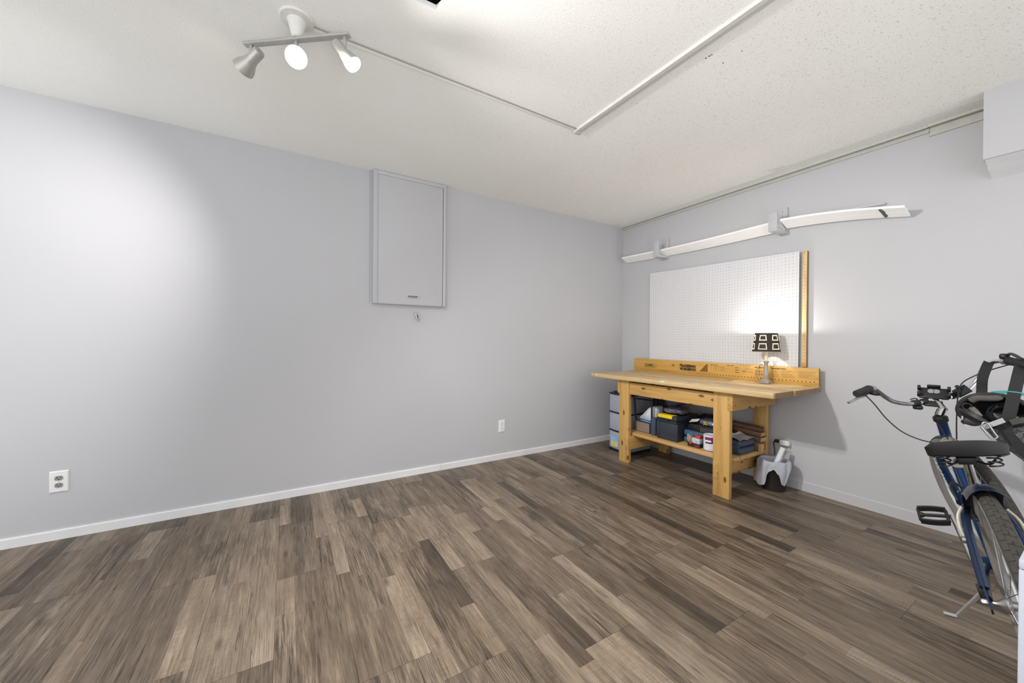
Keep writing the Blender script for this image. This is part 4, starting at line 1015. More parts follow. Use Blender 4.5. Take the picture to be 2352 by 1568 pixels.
MB().lathe([(0.0175, 0.0), (0.0175, 0.20), (0.0158, 0.20), (0.0158, 0.004)], (3.175, 1.412, 0.135), ax, n=20, caps=False).build('tube_wall', plain('white_card_tube', (228, 228, 232), 0.6, vary=0.03), tu)

# ------------------------------------------------------------------ white cabinet cut off at the right edge of the frame
wc = thing('white_cabinet', (1.40, -0.12, 0), 'white panel of a low cabinet cut off at the right frame edge', 'cabinet')
M_LAM = plain('cool_white_laminate', (180, 185, 197), 0.4, vary=0.02)
MB().box((1.236, -0.62, 0.0), (1.52, 0.114, 0.680)).build('carcass', M_LAM, wc, bevel=0.003)
MB().box((1.236, -0.62, 0.681), (1.52, 0.114, 0.700)).build('top_panel', M_LAM, wc, bevel=0.003)

# ------------------------------------------------------------------ bicycle leaning on its kickstand, front wheel steered left
TH, LEAN = 0.257, 0.233
B0 = Vector((1.941, 0.091, 0.0))
bu = Vector((math.cos(TH), math.sin(TH), 0)); bnv = Vector((-math.sin(TH), math.cos(TH), 0)); bz = Vector((0, 0, 1))
bl = math.cos(LEAN) * bnv - math.sin(LEAN) * bz; bh = math.cos(LEAN) * bz + math.sin(LEAN) * bnv
def W(a, l, h): return B0 + a * bu + l * bl + h * bh       # along, left, up in the bicycle's own frame
bk = thing('bicycle', B0, 'blue bicycle leaning on its kickstand in front of the right wall', 'bicycle')
M_TYRE = plain('tyre_rubber', (62, 59, 55), 0.8, vary=0.25, scale=70, bump=0.3)
M_SIDE = plain('grey_sidewall', (138, 136, 132), 0.6, vary=0.08)
M_RIM = plain('rim_alloy', (190, 190, 188), 0.35, 0.7, vary=0.05)
RW = 0.330
def wheel(name, c, fx, fz, ax):
    """c centre, fx forward and fz up in the wheel plane, ax axle direction (left)"""
    fx, fz, ax = fx.normalized(), fz.normalized(), ax.normalized()
    R = RW - 0.024
    tread = [(0.0235 * math.cos(t) * 1.0, 0.023 * math.sin(t)) for t in [(-1.15 + 2.3 * k / 10) for k in range(11)]]
    tread += [(0.004, 0.018), (0.004, -0.018)]
    w = MB().torus(c, fx, fz, R, 0, n=80, prof=tread).build(name, M_TYRE, bk, smooth=0.9)
    kn = MB()
    for k in range(72):
        a = 2 * PI * k / 72; d = math.cos(a) * fx + math.sin(a) * fz; t = -math.sin(a) * fx + math.cos(a) * fz
        for s, off in ((1, 0.0), (-1, 0.5)):
            a2 = a + off * 2 * PI / 72; d = math.cos(a2) * fx + math.sin(a2) * fz; t = -math.sin(a2) * fx + math.cos(a2) * fz
            n2 = (d * 0.86 + ax * s * 0.5).normalized(); b2 = t.cross(n2)
            kn.obox(c + d * (R + 0.0198) + ax * s * 0.0108, (0.0165, 0.013, 0.0035), Matrix((t, b2, n2)).transposed())
        kn.obox(c + d * (R + 0.0232), (0.010, 0.008, 0.003), Matrix((t, t.cross(d), d)).transposed())
    k_ = kn.build('tread_blocks', M_TYRE, w); k_['kind'] = 'stuff'
    MB().torus(c, fx, fz, R, 0, n=80, prof=[(0.0105, 0.0212), (0.002, 0.0228), (-0.012, 0.019), (-0.018, 0.0145), (-0.018, 0.012), (0.0, 0.016)]).build('sidewall', M_SIDE, w)
    MB().torus(c, fx, fz, R, 0, n=80, prof=[(0.0105, -0.0212), (0.002, -0.0228), (-0.012, -0.019), (-0.018, -0.0145), (-0.018, -0.012), (0.0, -0.016)]).build('sidewall', M_SIDE, w)
    MB().torus(c, fx, fz, R, 0, n=80, prof=[(-0.016, 0.0135), (-0.034, 0.0125), (-0.042, 0.006), (-0.042, -0.006), (-0.034, -0.0125), (-0.016, -0.0135)]).build('rim', M_RIM, w)
    q = MB()
    for k in range(32):
        a = 2 * PI * k / 32; s = 1 if k % 2 else -1
        ah = a + (0.85 if (k // 2) % 2 else -0.85)
        q.tube([c + ax * s * 0.030 + 0.022 * (math.cos(ah) * fx + math.sin(ah) * fz), c + (R - 0.041) * (math.cos(a) * fx + math.sin(a) * fz)], 0.00115, 5, caps=False)
    q.build('spokes', M_CHROME, w)['kind'] = 'stuff'
    MB().lathe([(0.006, -0.062), (0.009, -0.05), (0.024, -0.034), (0.024, -0.029), (0.014, -0.022), (0.013, 0.022), (0.024, 0.029), (0.024, 0.034), (0.009, 0.05), (0.006, 0.062)], c, ax, n=20).build('hub', M_STEEL, w)
    return w
rear_c = W(0, 0, RW)
rw_ = wheel('rear_wheel', rear_c, bu, bh, bl)
MB().lathe([(0.036, -0.046), (0.036, -0.038)], rear_c, bl, n=24).build('cassette', plain('dark_steel', (96, 96, 96), 0.5, 0.8), rw_)
# steering
STEER = math.radians(16)
ht_top, ht_bot = Vector((0.842, 0, 0.772)), Vector((0.882, 0, 0.655))
sax = (W(*ht_top) - W(*ht_bot)).normalized()
Rs = Matrix.Rotation(STEER, 3, sax); piv = W(*ht_bot)
def S(a, l, h): return piv + Rs @ (W(a, l - 0.045 * min(1, max(0, (0.66 - h) / 0.3)), h) - piv)        # points that turn with the fork
fc = S(1.028, 0, RW)
fc.z += 0.0
wheel('front_wheel', fc, Rs @ bu, Rs @ bh, Rs @ bl)
# fork
def ftube(name, pts, r, mat, f=S, n=12): return MB().tube(smoothpath([f(*p) for p in pts], 5), r, n).build(name, mat, bk)
for s in (1, -1):
    ftube('fork_blade', [(0.905, 0.030 * s, 0.625), (0.925, 0.050 * s, 0.585), (0.955, 0.056 * s, 0.50), (0.995, 0.056 * s, 0.39), (1.027, 0.056 * s, 0.335)], 0.0145, M_BLUE)
MB().tube([S(0.893, 0.036, 0.632), S(0.893, -0.036, 0.632)], 0.019, 14).build('fork_crown', M_BLUE, bk)
scr = []
for k in range(22):
    s = k / 21; scr.append(S(0.930 + 0.065 * s + 0.010 * math.sin(k * 2.3), 0.0712, 0.575 - 0.16 * s + 0.010 * math.cos(k * 2.3)))
MB().tube(smoothpath(scr, 3), 0.0016, 5).build('script_decal', plain('white_decal', (226, 226, 230), 0.4), bk)
# main frame
hd = MB().tube([W(*ht_top), W(*ht_bot)], 0.0195, 18).build('head_tube', M_BLUE, bk)
hm = (W(*ht_top) + W(*ht_bot)) / 2
MB().tube([W(0.846, 0, 0.7705), W(0.8405, 0, 0.787)], [0.026, 0.026], 20).build('headset', M_BLACK, bk)
MB().tube([W(0.8395, 0, 0.7875), W(0.836, 0, 0.795)], [0.022, 0.018], 20).build('headset_nut', M_BLACK, bk)
ftube('down_tube', [(0.873, 0, 0.675), (0.80, 0, 0.60), (0.70, 0, 0.47), (0.58, 0, 0.35), (0.43, 0, 0.285)], 0.0185, M_BLUE, W, 16)
ftube('top_tube', [(0.866, 0, 0.700), (0.76, 0, 0.63), (0.62, 0, 0.53), (0.48, 0, 0.455), (0.345, 0, 0.425)], 0.0155, M_BLUE, W, 16)
ftube('seat_tube', [(0.43, 0, 0.285), (0.30, 0, 0.588)], 0.0165, M_BLUE, W, 16)
MB().lathe([(0.022, -0.036), (0.022, 0.036)], W(0.43, 0, 0.285), bl, n=20).build('bottom_bracket', M_BLUE, bk)
for s in (1, -1):
    st_ = ftube('seat_stay', [(0.306, 0.020 * s, 0.555), (0.25, 0.045 * s, 0.53), (0.17, 0.058 * s, 0.468), (0.035, 0.068 * s, 0.358)], 0.0115, M_STAY, W)
    ftube('chain_stay', [(0.42, 0.025 * s, 0.285), (0.30, 0.045 * s, 0.295), (0.03, 0.068 * s, 0.328)], 0.010, M_STAY, W)
    MB().prism([W(0.045, 0.067 * s, 0.362), W(0.03, 0.067 * s, 0.370), W(-0.030, 0.067 * s, 0.322), W(-0.020, 0.067 * s, 0.305), W(0.04, 0.067 * s, 0.318)], bl * 0.005).build('dropout', M_STAY, bk)
    MB().lathe([(0.009, 0.0), (0.009, 0.010), (0.006, 0.014)], W(0, 0.072 * s, RW), bl * s, n=6).build('axle_nut', M_STEEL, bk)
# rear guard over the tyre
rows = []
for k in range(15):
    a = math.radians(62 - 66 * k / 14)        # 0 = straight up, positive = forward
    c = W(0, 0, RW); d = math.cos(a) * bh + math.sin(a) * bu; row = []
    for j in range(11):
        p = -1 + 2 * j / 10; row.append(c + d * (RW + 0.022 - 0.034 * abs(p) ** 2.6) + bl * 0.046 * p)
    rows.append(row)
MB().slab(rows, (0, 0, 0.002)).build('rear_guard', M_NAVY, bk)
# brake arms on the stays
for s in (1, -1):
    ftube('brake_arm', [(0.178, 0.068 * s, 0.455), (0.195, 0.073 * s, 0.49), (0.21, 0.068 * s, 0.525), (0.226, 0.052 * s, 0.552)], 0.0046, plain('cream_alloy', (206, 202, 186), 0.4, 0.2), W, 8)
    MB().lathe([(0.012, 0), (0.012, 0.012), (0.006, 0.016)], W(0.175, 0.066 * s, 0.455), bl * s, n=16).build('brake_boss', M_STEEL, bk)
    MB().obox(W(0.140, 0.030 * s, 0.545), (0.05, 0.010, 0.012), Matrix((bu, bl, bh)).transposed()).build('brake_pad', M_BLACK, bk, bevel=0.002)
ftube('brake_noodle', [(0.23, 0.055, 0.575), (0.25, 0.062, 0.61), (0.28, 0.05, 0.625), (0.30, 0.03, 0.60)], 0.004, M_BLACK, W, 8)
# seat post, clamp, saddle
MB().tube([W(0.300, 0, 0.588), W(0.238, 0, 0.726)], 0.0128, 18).build('seat_post', M_CHROME, bk)
MB().tube([W(0.302, 0, 0.583), W(0.297, 0, 0.597)], 0.0215, 20).build('seat_clamp', M_CHROME, bk)
ftube('clamp_lever', [(0.285, 0.020, 0.592), (0.272, 0.0, 0.595), (0.262, -0.024, 0.598), (0.275, -0.042, 0.600), (0.30, -0.046, 0.602)], 0.0038, M_CHROME, W, 8)
MB().tube([W(0.29, 0.02, 0.590), W(0.285, 0.046, 0.590)], 0.004, 10).build('clamp_bolt', M_CHROME, bk)
rows = []
NA = 18
def sprof(s):   # half width of the saddle at station s (0 rear, 1 nose)
    return 0.100 * (1 - s) ** 0.75 * (1 - 0.15 * s) + 0.020 * (s > 0) * min(1, s * 3) + (0.0 if s < 0.97 else -0.008)
top, bot = [], []
for i in range(NA + 1):
    s = i / NA; hw = max(0.010, sprof(s)) * (1.0 if i else 0.86); a = 0.125 + 0.275 * s
    rt, rb = [], []
    for j in range(13):
        p = -1 + 2 * j / 12
        crown = 0.012 * (1 - abs(p) ** 2.5); hh = 0.796 - 0.008 * math.sin(PI * s) - 0.066 * s
        edge = 0.010 if abs(p) > 0.95 else 0.0
        bowr = 0.022 * (p * p) * (1 - s) ** 3
        rt.append(W(a + bowr, hw * p, hh + crown - edge)); rb.append(W(a + bowr + 0.004, hw * p * 0.97, hh - 0.042 + 0.020 * s))
    top.append(rt); bot.append(rb)
q = MB()
gt = [[q.bm.verts.new(p) for p in r] for r in top]; gb = [[q.bm.verts.new(p) for p in r] for r in bot]
for i in range(NA):
    for j in range(12): q.face([gt[i][j], gt[i][j + 1], gt[i + 1][j + 1], gt[i + 1][j]]); q.face([gb[i][j], gb[i + 1][j], gb[i + 1][j + 1], gb[i][j + 1]])
    q.face([gt[i][0], gt[i + 1][0], gb[i + 1][0], gb[i][0]]); q.face([gt[i][12], gb[i][12], gb[i + 1][12], gt[i + 1][12]])
for j in range(12): q.face([gt[0][j], gb[0][j], gb[0][j + 1], gt[0][j + 1]]); q.face([gt[NA][j], gt[NA][j + 1], gb[NA][j + 1], gb[NA][j]])
sd = q.build('saddle', plain('black_vinyl', (25, 24, 26), 0.5, vary=0.08), bk, bevel=0.004, seg=2, smooth=1.1)
for s in (1, -1):
    MB().tube(smoothpath([W(0.16, 0.060 * s, 0.735), W(0.175, 0.045 * s, 0.716), W(0.23, 0.022 * s, 0.714), W(0.31, 0.016 * s, 0.706), W(0.37, 0.008 * s, 0.720)]), 0.0036, 8).build('saddle_rail', M_BLACK, sd)
    cp = [W(0.165 + 0.016 * math.cos(t), 0.058 * s + 0.016 * math.sin(t), 0.708 + 0.040 * t / 18) for t in [k * 0.5 for k in range(38)]]
    MB().tube(cp, 0.0024, 6).build('saddle_spring', M_BLACK, sd)
    MB().tube([W(0.165, 0.074 * s, 0.758), W(0.165, 0.074 * s, 0.745)], 0.010, 12).build('saddle_foot', M_BLACK, sd)
MB().obox(W(0.238, 0, 0.716), (0.034, 0.050, 0.026), Matrix((bu, bl, bh)).transposed()).build('saddle_clamp', M_BLACK, sd, bevel=0.005)
# cranks and pedals
Pc = W(0.43, 0.058, 0.285)
MB().lathe([(0.086, 0.0), (0.090, 0.002), (0.086, 0.004)], W(0.43, -0.050, 0.285), bl, n=40).build('chainring', M_BLACK, bk)
ped_l = W(0.570, 0.072, 0.408)
MB().tube([Pc, ped_l], [0.0125, 0.0095], 12).build('crank_arm', M_STEEL, bk)
ped_r = W(0.295, -0.082, 0.178)
MB().tube([W(0.43, -0.058, 0.285), ped_r], [0.0125, 0.0095], 12).build('crank_arm', M_STEEL, bk)
def pedal(c, s):
    pd_ = MB().tube([c, c + bl * s * 0.020, c + bl * s * 0.022, c + bl * s * 0.085, c + bl * s * 0.088, c + bl * s * 0.098], [0.006, 0.009, 0.007, 0.007, 0.011, 0.011], 12).build('pedal', M_BLACK, bk)
    f = (bu * 0.93 + bh * 0.36).normalized(); up = bl.cross(f).normalized()
    for e in (1, -1):
        rows = [[c + bl * s * (0.014 + 0.088 * k / 8) + f * e * (0.034 + 0.006 * math.sin(PI * k / 8)) + up * (0.011 if r_ else -0.011) for k in range(9)] for r_ in (0, 1)]
        MB().slab(rows, f * e * 0.010).build('pedal_cage', M_BLACK, pd_)
    for o_ in (0.016, 0.100):
        MB().tube([c + bl * s * o_ - f * 0.036, c + bl * s * o_ + f * 0.036], 0.006, 8).build('pedal_bar', M_BLACK, pd_)
    MB().obox(c + bl * s * 0.055 + f * 0.043, (0.040, 0.003, 0.012), Matrix((bl, f, up)).transposed()).build('reflector', plain('amber_reflector', (140, 84, 30), 0.25), pd_)
pedal(ped_l, 1); pedal(ped_r, -1)
# kickstand
KX, KY = 2.352, 0.364
MB().tube(smoothpath([W(0.10, 0.066, 0.325), Vector((KX, KY, 0.012)) * 0.5 + W(0.10, 0.066, 0.325) * 0.5, Vector((KX, KY, 0.014)), Vector((KX - 0.003, KY + 0.006, 0.0085)), Vector((2.335, 0.398, 0.0085))], 6), 0.0060, 12).build('kickstand', plain('bright_alloy', (206, 204, 212), 0.3, 0.35, vary=0.04), bk)
MB().obox(W(0.09, 0.072, 0.322), (0.05, 0.022, 0.03), Matrix((bu, bl, bh)).transposed()).build('kickstand_bracket', M_BLACK, bk, bevel=0.003)
# ribbed pad where the cables gather on the top tube
q = MB()
for k in range(7):
    q.torus(W(0.80 - 0.018 * k, 0, 0.672 - 0.0105 * k), bl, (bh * 0.86 + bu * 0.5).normalized(), 0.021 + 0.004 * math.sin(PI * k / 6), 0.0085, n=20, m=8)
q.build('ribbed_boot', plain('grey_ribbed_rubber', (132, 130, 120), 0.65), bk)
# stem, handlebar, grips
bar = [(2.323, 0.679, 0.878), (2.412, 0.657, 0.9), (2.446, 0.646, 0.899), (2.502, 0.628, 0.863), (2.568, 0.61, 0.833), (2.646, 0.585, 0.82), (2.714, 0.554, 0.823), (2.783, 0.515, 0.841), (2.831, 0.473, 0.856), (2.866, 0.443, 0.873), (2.89, 0.415, 0.905), (2.903, 0.394, 0.949), (2.896, 0.376, 0.998), (2.859, 0.35, 1.03), (2.802, 0.316, 1.043), (2.745, 0.284, 1.046), (2.621, 0.22, 1.036)]
bar = [Vector(p) for p in bar]
MB().tube(smoothpath(bar[1:16], 5), 0.0108, 14).build('handlebar', M_CHROME, bk)
stem_top = Vector((2.722, 0.474, 0.806))
MB().tube([W(0.836, 0, 0.793), stem_top], 0.0145, 18).build('stem_quill', M_CHROME, bk)
MB().tube([stem_top + Vector((-0.006, -0.004, -0.004)), (stem_top + bar[7]) / 2 + Vector((0, 0, 0.004)), bar[7]], [0.014, 0.0125, 0.014], 14).build('stem', M_CHROME, bk)
MB().tube([bar[7] + (bar[6] - bar[7]) * 0.35, bar[7] + (bar[8] - bar[7]) * 0.35], 0.0165, 16).build('bar_clamp', M_CHROME, bk)
def grip(p0, p1, name):
    p0, p1 = Vector(p0), Vector(p1); d = (p1 - p0).normalized(); L = (p1 - p0).length
    pr = [(0.0145, 0), (0.0172, 0.003)]
    for k in range(9): pr += [(0.0172, 0.006 + k * (L - 0.02) / 9), (0.0158, 0.006 + (k + 0.45) * (L - 0.02) / 9), (0.0172, 0.006 + (k + 0.6) * (L - 0.02) / 9)]
    pr += [(0.0185, L - 0.010), (0.0185, L - 0.002), (0.012, L)]
    return MB().lathe(pr, p0, d, n=20).build(name, M_RUBBER, bk)
grip(bar[0], bar[1], 'grip'); grip(bar[16], bar[15], 'grip')
MB().tube([bar[1] + (bar[2] - bar[1]) * 0.1, bar[1] + (bar[2] - bar[1]) * 0.7], 0.0165, 16).build('lever_clamp', M_STEEL, bk)
MB().tube([bar[15] + (bar[14] - bar[15]) * 0.1, bar[15] + (bar[14] - bar[15]) * 0.5], 0.0165, 16).build('lever_clamp', M_STEEL, bk)
MB().tube(smoothpath([(2.425, 0.665, 0.884), (2.39, 0.668, 0.868), (2.33, 0.672, 0.862), (2.258, 0.688, 0.841)]), [0.007] * 6 + [0.006] * 6 + [0.0055] * 7, 8).build('brake_lever', M_STEEL, bk)
MB().tube(smoothpath([(2.77, 0.300, 1.052), (2.735, 0.288, 1.072), (2.70, 0.272, 1.078), (2.63, 0.24, 1.058)]), [0.006] * 19, 8).build('brake_lever', M_BLACK, bk)
MB().blob((2.432, 0.645, 0.880), (0.050, 0.034, 0.022), rot(0, 0.2, -0.3), n=16, m=8, e1=0.6, e2=0.6).build('gear_shifter', M_BLACK, bk)
MB().blob((2.752, 0.298, 1.066), (0.034, 0.030, 0.026), n=14, m=8, e1=0.6, e2=0.6).build('gear_shifter', M_BLACK, bk)
# small things clamped to the handlebar
fwd = Vector((2.783, 0.515, 0.0)).normalized(); side = Vector((-fwd.y, fwd.x, 0))
ph = thing('phone_holder', (2.78, 0.515, 0.86), 'black phone cradle clamped to the middle of the handlebar', 'holder')
m3 = Matrix((-side, (fwd * 0.6 + bz * 0.8).normalized(), (-side).cross((fwd * 0.6 + bz * 0.8).normalized()))).transposed()
pcn = bar[7] + Vector((-0.006, 0, 0.030))
MB().obox(pcn, (0.100, 0.060, 0.012), m3).build('back_plate', M_BLACK, ph, bevel=0.004)
for sx in (-1, 1):
    for sy in (-0.6, 0.8): MB().obox(pcn + m3 @ Vector((0.050 * sx, 0.026 * sy, 0.012)), (0.012, 0.018, 0.030), m3).build('corner_arm', M_BLACK, ph, bevel=0.003)
MB().obox(pcn + m3 @ Vector((0.0, 0.034, 0.010)), (0.046, 0.010, 0.024), m3).build('top_arm', M_BLACK, ph, bevel=0.003)
MB().obox(pcn + m3 @ Vector((0.0, -0.060, 0.000)), (0.062, 0.030, 0.012), m3).build('bottom_arm', M_BLACK, ph, bevel=0.004)
for sx in (-0.009, 0.009): MB().lathe([(0.012, 0), (0.012, 0.003)], pcn + m3 @ Vector((sx, 0.008, 0.006)), m3 @ Vector((0, 0, 1)), 18).build('pad_disc', plain('grey_disc', (150, 150, 148), 0.5), ph)
MB().tube([bar[7] + (bar[6] - bar[7]) * 0.5, bar[7] + (bar[6] - bar[7]) * 0.75], 0.016, 14).build('mount_ring', M_BLACK, ph)
dv = thing('strap_mount', (2.825, 0.43, 0.885), 'black rubber strapped pouch on the bar right of the phone cradle', 'mount')
m3b = rot(0, 0, math.atan2(side.y, side.x)) @ rot(0, 0.75, 0) @ rot(0.5, 0, 0)
MB().obox((2.838, 0.433, 0.889), (0.055, 0.014, 0.042), m3b).build('pouch', M_RUBBER, dv, bevel=0.003)
MB().lathe([(0.008, 0), (0.008, 0.006), (0.005, 0.008)], (2.826, 0.447, 0.908), (-0.8, -0.2, 0.5), 14).build('button', M_BLACK, dv)
MB().tube([bar[8] + (bar[9] - bar[8]) * 0.2, bar[8] + (bar[9] - bar[8]) * 0.6], 0.0155, 14).build('clamp_ring', M_BLACK, dv)
lt = thing('bar_clip', (2.70, 0.555, 0.82), 'small black clip light on the bar left of the phone cradle', 'clip')
MB().tube([bar[6] + (bar[5] - bar[6]) * 0.05, bar[6] + (bar[5] - bar[6]) * 0.4], 0.0155, 14).build('ring', M_BLACK, lt)
MB().blob(bar[6] + Vector((-0.01, 0.0, -0.022)), (0.030, 0.036, 0.020), n=14, m=8, e1=0.6, e2=0.6).build('lens_body', M_BLACK, lt)
MB().tube(smoothpath([bar[6] + Vector((0, 0.03, 0.014)), bar[6] + Vector((0, 0.008, 0.020)), bar[6] + Vector((-0.006, -0.012, -0.012))]), 0.003, 6).build('lever', M_BLACK, lt)
# cables
M_CAB = plain('black_cable', (26, 26, 28), 0.45)
for nm, pts in (('brake_cable', [(2.385, 0.664, 0.872), (2.398, 0.632, 0.827), (2.427, 0.601, 0.767), (2.468, 0.559, 0.71), (2.499, 0.509, 0.68), (2.519, 0.458, 0.67), (2.56, 0.40, 0.655)]),
                ('brake_cable', [(2.70, 0.262, 1.056), (2.765, 0.284, 1.032), (2.84, 0.341, 1.002), (2.853, 0.394, 0.968), (2.827, 0.433, 0.925), (2.80, 0.440, 0.86), (2.73, 0.432, 0.76), (2.66, 0.42, 0.68)]),
                ('gear_cable', [(2.752, 0.497, 0.800), (2.733, 0.500, 0.766), (2.66, 0.468, 0.717), (2.623, 0.440, 0.680)])):
    MB().tube(smoothpath(pts, 6), 0.0026, 8).build(nm, M_CAB, bk)

# ------------------------------------------------------------------ bag, helmets and straps hanging from the right-hand end of the bar
M_WEB = plain('black_webbing', (37, 37, 38), 0.8, vary=0.15, scale=200)
bag = thing('hanging_bag', (2.72, 0.24, 0.60), 'grey speckled fabric bag hanging on black straps from the right handlebar', 'bag')
M_SPK = fabric_mat('speckled_fabric', (158, 158, 160), (84, 84, 88), 110)
q = MB()
cols = 17; rws = 9
pts = []
# soft pouch: front panel bulging towards the rider, back panel behind
cA, cB = Vector((2.740, 0.345, 0.0)), Vector((2.765, 0.0, 0.0))
front, back = [], []
for i in range(rws):
    v = i / (rws - 1); fr, bc_ = [], []
    for k in range(cols):
        u = k / (cols - 1)
        zt = 0.815 - 0.02 * u; zb = 0.735 - 0.155 * min(1, u / 0.42) ** 0.8 - 0.03 * math.sin(PI * max(0, u - 0.3) / 0.7)
        p = cA + (cB - cA) * u; z = zt + (zb - zt) * v
        bul = 0.075 * math.sin(PI * u) ** 0.6 * math.sin(PI * min(1, v * 0.9 + 0.12)) ** 0.7
        wob = 0.006 * mnoise.noise(Vector((u * 6, v * 5, 1)))
        fr.append((p.x - bul - 0.02 + wob, p.y, z)); bc_.append((p.x + bul * 0.7 + 0.02 - wob, p.y, z))
    front.append(fr); back.append(bc_)
gf = [[q.bm.verts.new(p) for p in r] for r in front]; gb = [[q.bm.verts.new(p) for p in r] for r in back]
for i in range(rws - 1):
    for k in range(cols - 1): q.face([gf[i][k], gf[i][k + 1], gf[i + 1][k + 1], gf[i + 1][k]]); q.face([gb[i][k], gb[i + 1][k], gb[i + 1][k + 1], gb[i][k + 1]])
    q.face([gf[i][0], gf[i + 1][0], gb[i + 1][0], gb[i][0]]); q.face([gf[i][-1], gb[i][-1], gb[i + 1][-1], gf[i + 1][-1]])
for k in range(cols - 1): q.face([gf[-1][k], gf[-1][k + 1], gb[-1][k + 1], gb[-1][k]])
q.build('fabric_body', M_SPK, bag, smooth=1.2)
def ribbon(name, pts, w, mat, par, wdir, th=0.003, n=6):
    P = smoothpath(pts, n); rows = []
    wd = [Vector(x) for x in wdir]
    for i, p in enumerate(P):
        s = i / (len(P) - 1) * (len(wd) - 1); j = min(int(s), len(wd) - 2); d = (wd[j] * (1 - (s - j)) + wd[j + 1] * (s - j)).normalized()
        rows.append([p - d * w / 2, p + d * w / 2])
    return MB().slab(rows, Vector((-1, -0.1, 0.05)) * th).build(name, mat, par)
sv = (0.07, -0.99, 0.05)
ribbon('hanging_strap', [(2.838, 0.352, 1.034), (2.828, 0.359, 1.005), (2.822, 0.368, 0.955), (2.824, 0.370, 0.90), (2.80, 0.368, 0.835)], 0.034, M_WEB, bag, [(0.2, -0.8, -0.5), sv, sv])
ribbon('hanging_strap', [(2.700, 0.236, 1.062), (2.668, 0.243, 1.045), (2.630, 0.253, 0.956), (2.592, 0.266, 0.83), (2.584, 0.276, 0.775)], 0.036, M_WEB, bag, [sv, sv, (0.07, -0.97, -0.2)])
ribbon('cross_strap', [(2.586, 0.284, 0.785), (2.584, 0.270, 0.745), (2.588, 0.235, 0.690), (2.600, 0.195, 0.640)], 0.040, M_WEB, bag, [(0.0, -0.8, 0.55), (0, -0.76, 0.65), (0, -0.76, 0.65)])
ribbon('side_strap', [(2.640, 0.214, 1.050), (2.630, 0.205, 1.02), (2.632, 0.195, 0.94), (2.65, 0.18, 0.83)], 0.022, M_WEB, bag, [sv, sv])
ribbon('grey_strap', [(2.545, 0.378, 0.762), (2.546, 0.352, 0.757), (2.548, 0.332, 0.764), (2.552, 0.302, 0.786), (2.557, 0.276, 0.806)], 0.019, plain('grey_webbing', (176, 176, 174), 0.7), bag, [(0, 0.35, 0.93), (0, 0.4, 0.9), (0, 0.5, 0.87)])
ribbon('teal_binding', [(2.622, 0.318, 0.910), (2.618, 0.29, 0.916), (2.618, 0.26, 0.917), (2.62, 0.215, 0.911)], 0.014, plain('teal_binding', (86, 166, 164), 0.6), bag, [(-0.3, 0, 0.95), (-0.3, 0, 0.95)])
hel = thing('bike_helmet', (2.69, 0.31, 0.80), 'black bicycle helmet with a peak sitting in the hanging bag', 'helmet')
M_HEL = plain('matt_black_shell', (32, 31, 33), 0.5, vary=0.12)
hC = Vector((2.628, 0.312, 0.832)); v1, v2, v3 = Vector((0.03, -1, 0.04)).normalized(), Vector((-0.10, 0, 1)).normalized(), Vector((0.99, 0.03, 0.08)).normalized()
def cup(rx, rz, depth, off, n=36, m=9):
    rows = []
    for i in range(m):
        t = i / (m - 1) * PI / 2 * 0.97; row = []
        for k in range(n + 1):
            a_ = 2 * PI * k / n; w_ = 1 + 0.035 * math.cos(a_ * 3 + 0.6)
            row.append(hC + v1 * (rx * w_ * math.cos(t) * math.cos(a_)) + v2 * (rz * w_ * math.cos(t) * math.sin(a_)) + v3 * (off + depth * math.sin(t)))
        rows.append(row)
    return MB().strip(rows)
cup(0.110, 0.076, 0.130, 0.0).build('shell', M_HEL, hel, smooth=1.2)
cup(0.092, 0.060, 0.105, 0.004).build('liner', plain('black_foam', (22, 22, 24), 0.8, vary=0.3, scale=90), hel, smooth=1.2)
ring = [hC + v1 * (0.101 * (1 + 0.035 * math.cos(a_ * 3 + 0.6)) * math.cos(a_)) + v2 * (0.069 * (1 + 0.035 * math.cos(a_ * 3 + 0.6)) * math.sin(a_)) - v3 * 0.002 for a_ in [2 * PI * k / 40 for k in range(41)]]
MB().tube(ring, 0.010, 10).build('rim', M_HEL, hel)
M_PAD = plain('grey_padding', (84, 80, 76), 0.85, vary=0.2)
MB().tube(smoothpath([(2.590, 0.372, 0.868), (2.588, 0.352, 0.884), (2.592, 0.322, 0.888), (2.600, 0.285, 0.893)], 6), [0.006] + [0.013] * 16 + [0.010, 0.006], 10).build('padding', M_PAD, hel)
MB().tube(smoothpath([(2.606, 0.372, 0.840), (2.604, 0.358, 0.822), (2.606, 0.345, 0.800)], 6), [0.006] + [0.011] * 11 + [0.005], 10).build('padding', plain('pale_padding', (118, 114, 108), 0.85, vary=0.3, scale=40), hel)
for rr_, rt_ in ((0.040, 0.0052), (0.030, 0.0042)):
    arc = [Vector((2.640, 0.288, 0.822)) + v1 * (rr_ * math.cos(a_)) + v2 * (rr_ * 1.05 * math.sin(a_)) for a_ in [math.radians(60 + 200 * k / 24) for k in range(25)]]
    MB().tube(arc, rt_, 8).build('retention_ring', plain('gloss_black', (36, 36, 40), 0.18), hel)
MB().torus((2.600, 0.381, 0.842), v1, v2, 0.0135, 0.003, n=24, m=8).build('strap_loop', M_HEL, hel)
pt = [(2.589, 0.404, 0.828), (2.572, 0.384, 0.831), (2.56, 0.362, 0.824), (2.553, 0.34, 0.81), (2.551, 0.311, 0.789)]
pb = [(2.589, 0.402, 0.822), (2.576, 0.386, 0.805), (2.564, 0.367, 0.792), (2.557, 0.346, 0.782), (2.556, 0.316, 0.770)]
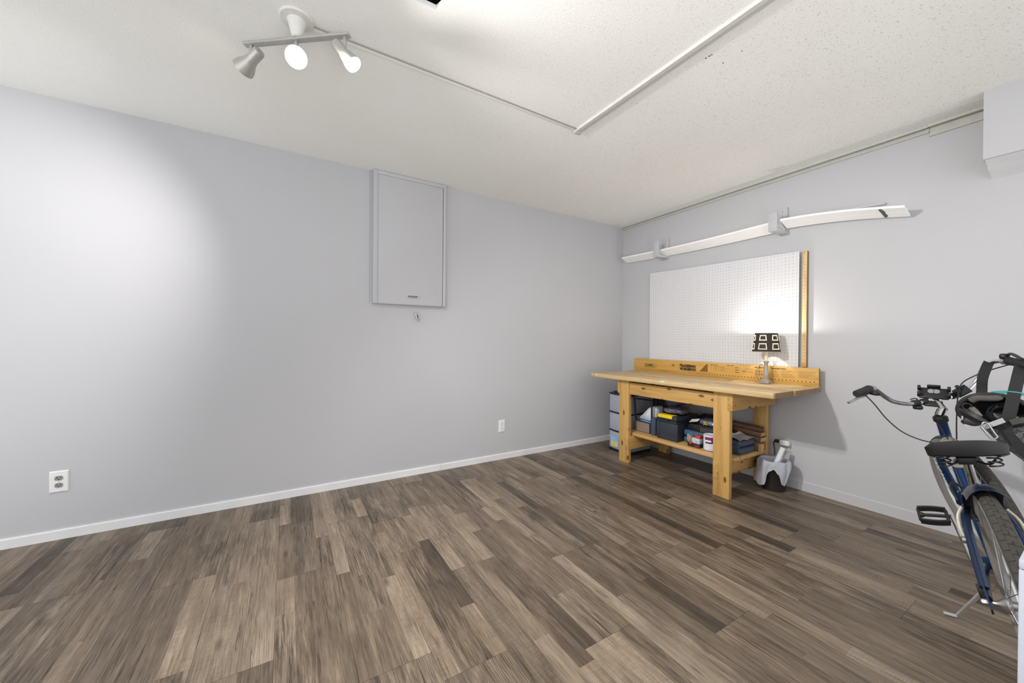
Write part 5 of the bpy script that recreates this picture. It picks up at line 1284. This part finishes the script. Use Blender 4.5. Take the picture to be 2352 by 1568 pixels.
A_, B_ = smoothpath(pt, 4), smoothpath(pb, 4)
MB().slab([[A_[k], (A_[k] + B_[k]) / 2 + Vector((-0.006, 0, 0)), B_[k]] for k in range(len(A_))], (0.006, 0.001, 0.002)).build('peak', M_HEL, hel)
MB().blob((2.588, 0.368, 0.773), (0.036, 0.056, 0.036), rot(0.5, 0, 0), n=16, m=8, e1=0.5, e2=0.5).build('peak_hinge', M_HEL, hel)
MB().tube([(2.578, 0.391, 0.800), (2.577, 0.391, 0.784)], 0.004, 10).build('peak_screw', M_STEEL, hel)
hel2 = thing('second_helmet', (2.70, 0.20, 0.79), 'dark helmet with grey padded strap at the right frame edge, inside the hanging bag', 'helmet')
rows = []
hc2 = Vector((2.735, 0.105, 0.780))
for i in range(11):
    th = math.radians(90 - 92 * i / 10); row = []
    for k in range(25):
        ph_ = PI * 2 * k / 24; r0 = math.cos(th); row.append(hc2 + Vector((r0 * math.cos(ph_) * 0.085, r0 * math.sin(ph_) * 0.095, math.sin(th) * 0.112)))
    rows.append(row)
MB().strip(rows).build('shell', plain('blue_grey_shell', (88, 90, 104), 0.4, vary=0.1), hel2, smooth=1.2)
ribbon('padded_strap', [(2.582, 0.262, 0.795), (2.575, 0.240, 0.808), (2.575, 0.20, 0.825)], 0.022, plain('grey_padding', (84, 80, 76), 0.85, vary=0.2), hel2, [(-0.2, 0.4, 0.9), (-0.2, 0.4, 0.9)], th=0.012)
cb_ = thing('carabiner', (2.531, 0.312, 0.76), 'silver carabiner clipped on the grey strap of the hanging bag', 'carabiner')
car = smoothpath([(2.529, 0.331, 0.772), (2.529, 0.327, 0.786), (2.530, 0.316, 0.787), (2.532, 0.298, 0.752), (2.533, 0.290, 0.735), (2.533, 0.298, 0.724), (2.532, 0.308, 0.727), (2.530, 0.322, 0.752), (2.529, 0.331, 0.772)], 5)
MB().tube(car, 0.0034, 8).build('body', M_STEEL, cb_)
MB().tube([(2.5275, 0.332, 0.770), (2.5295, 0.316, 0.742)], 0.0042, 8).build('gate', M_STEEL, cb_)
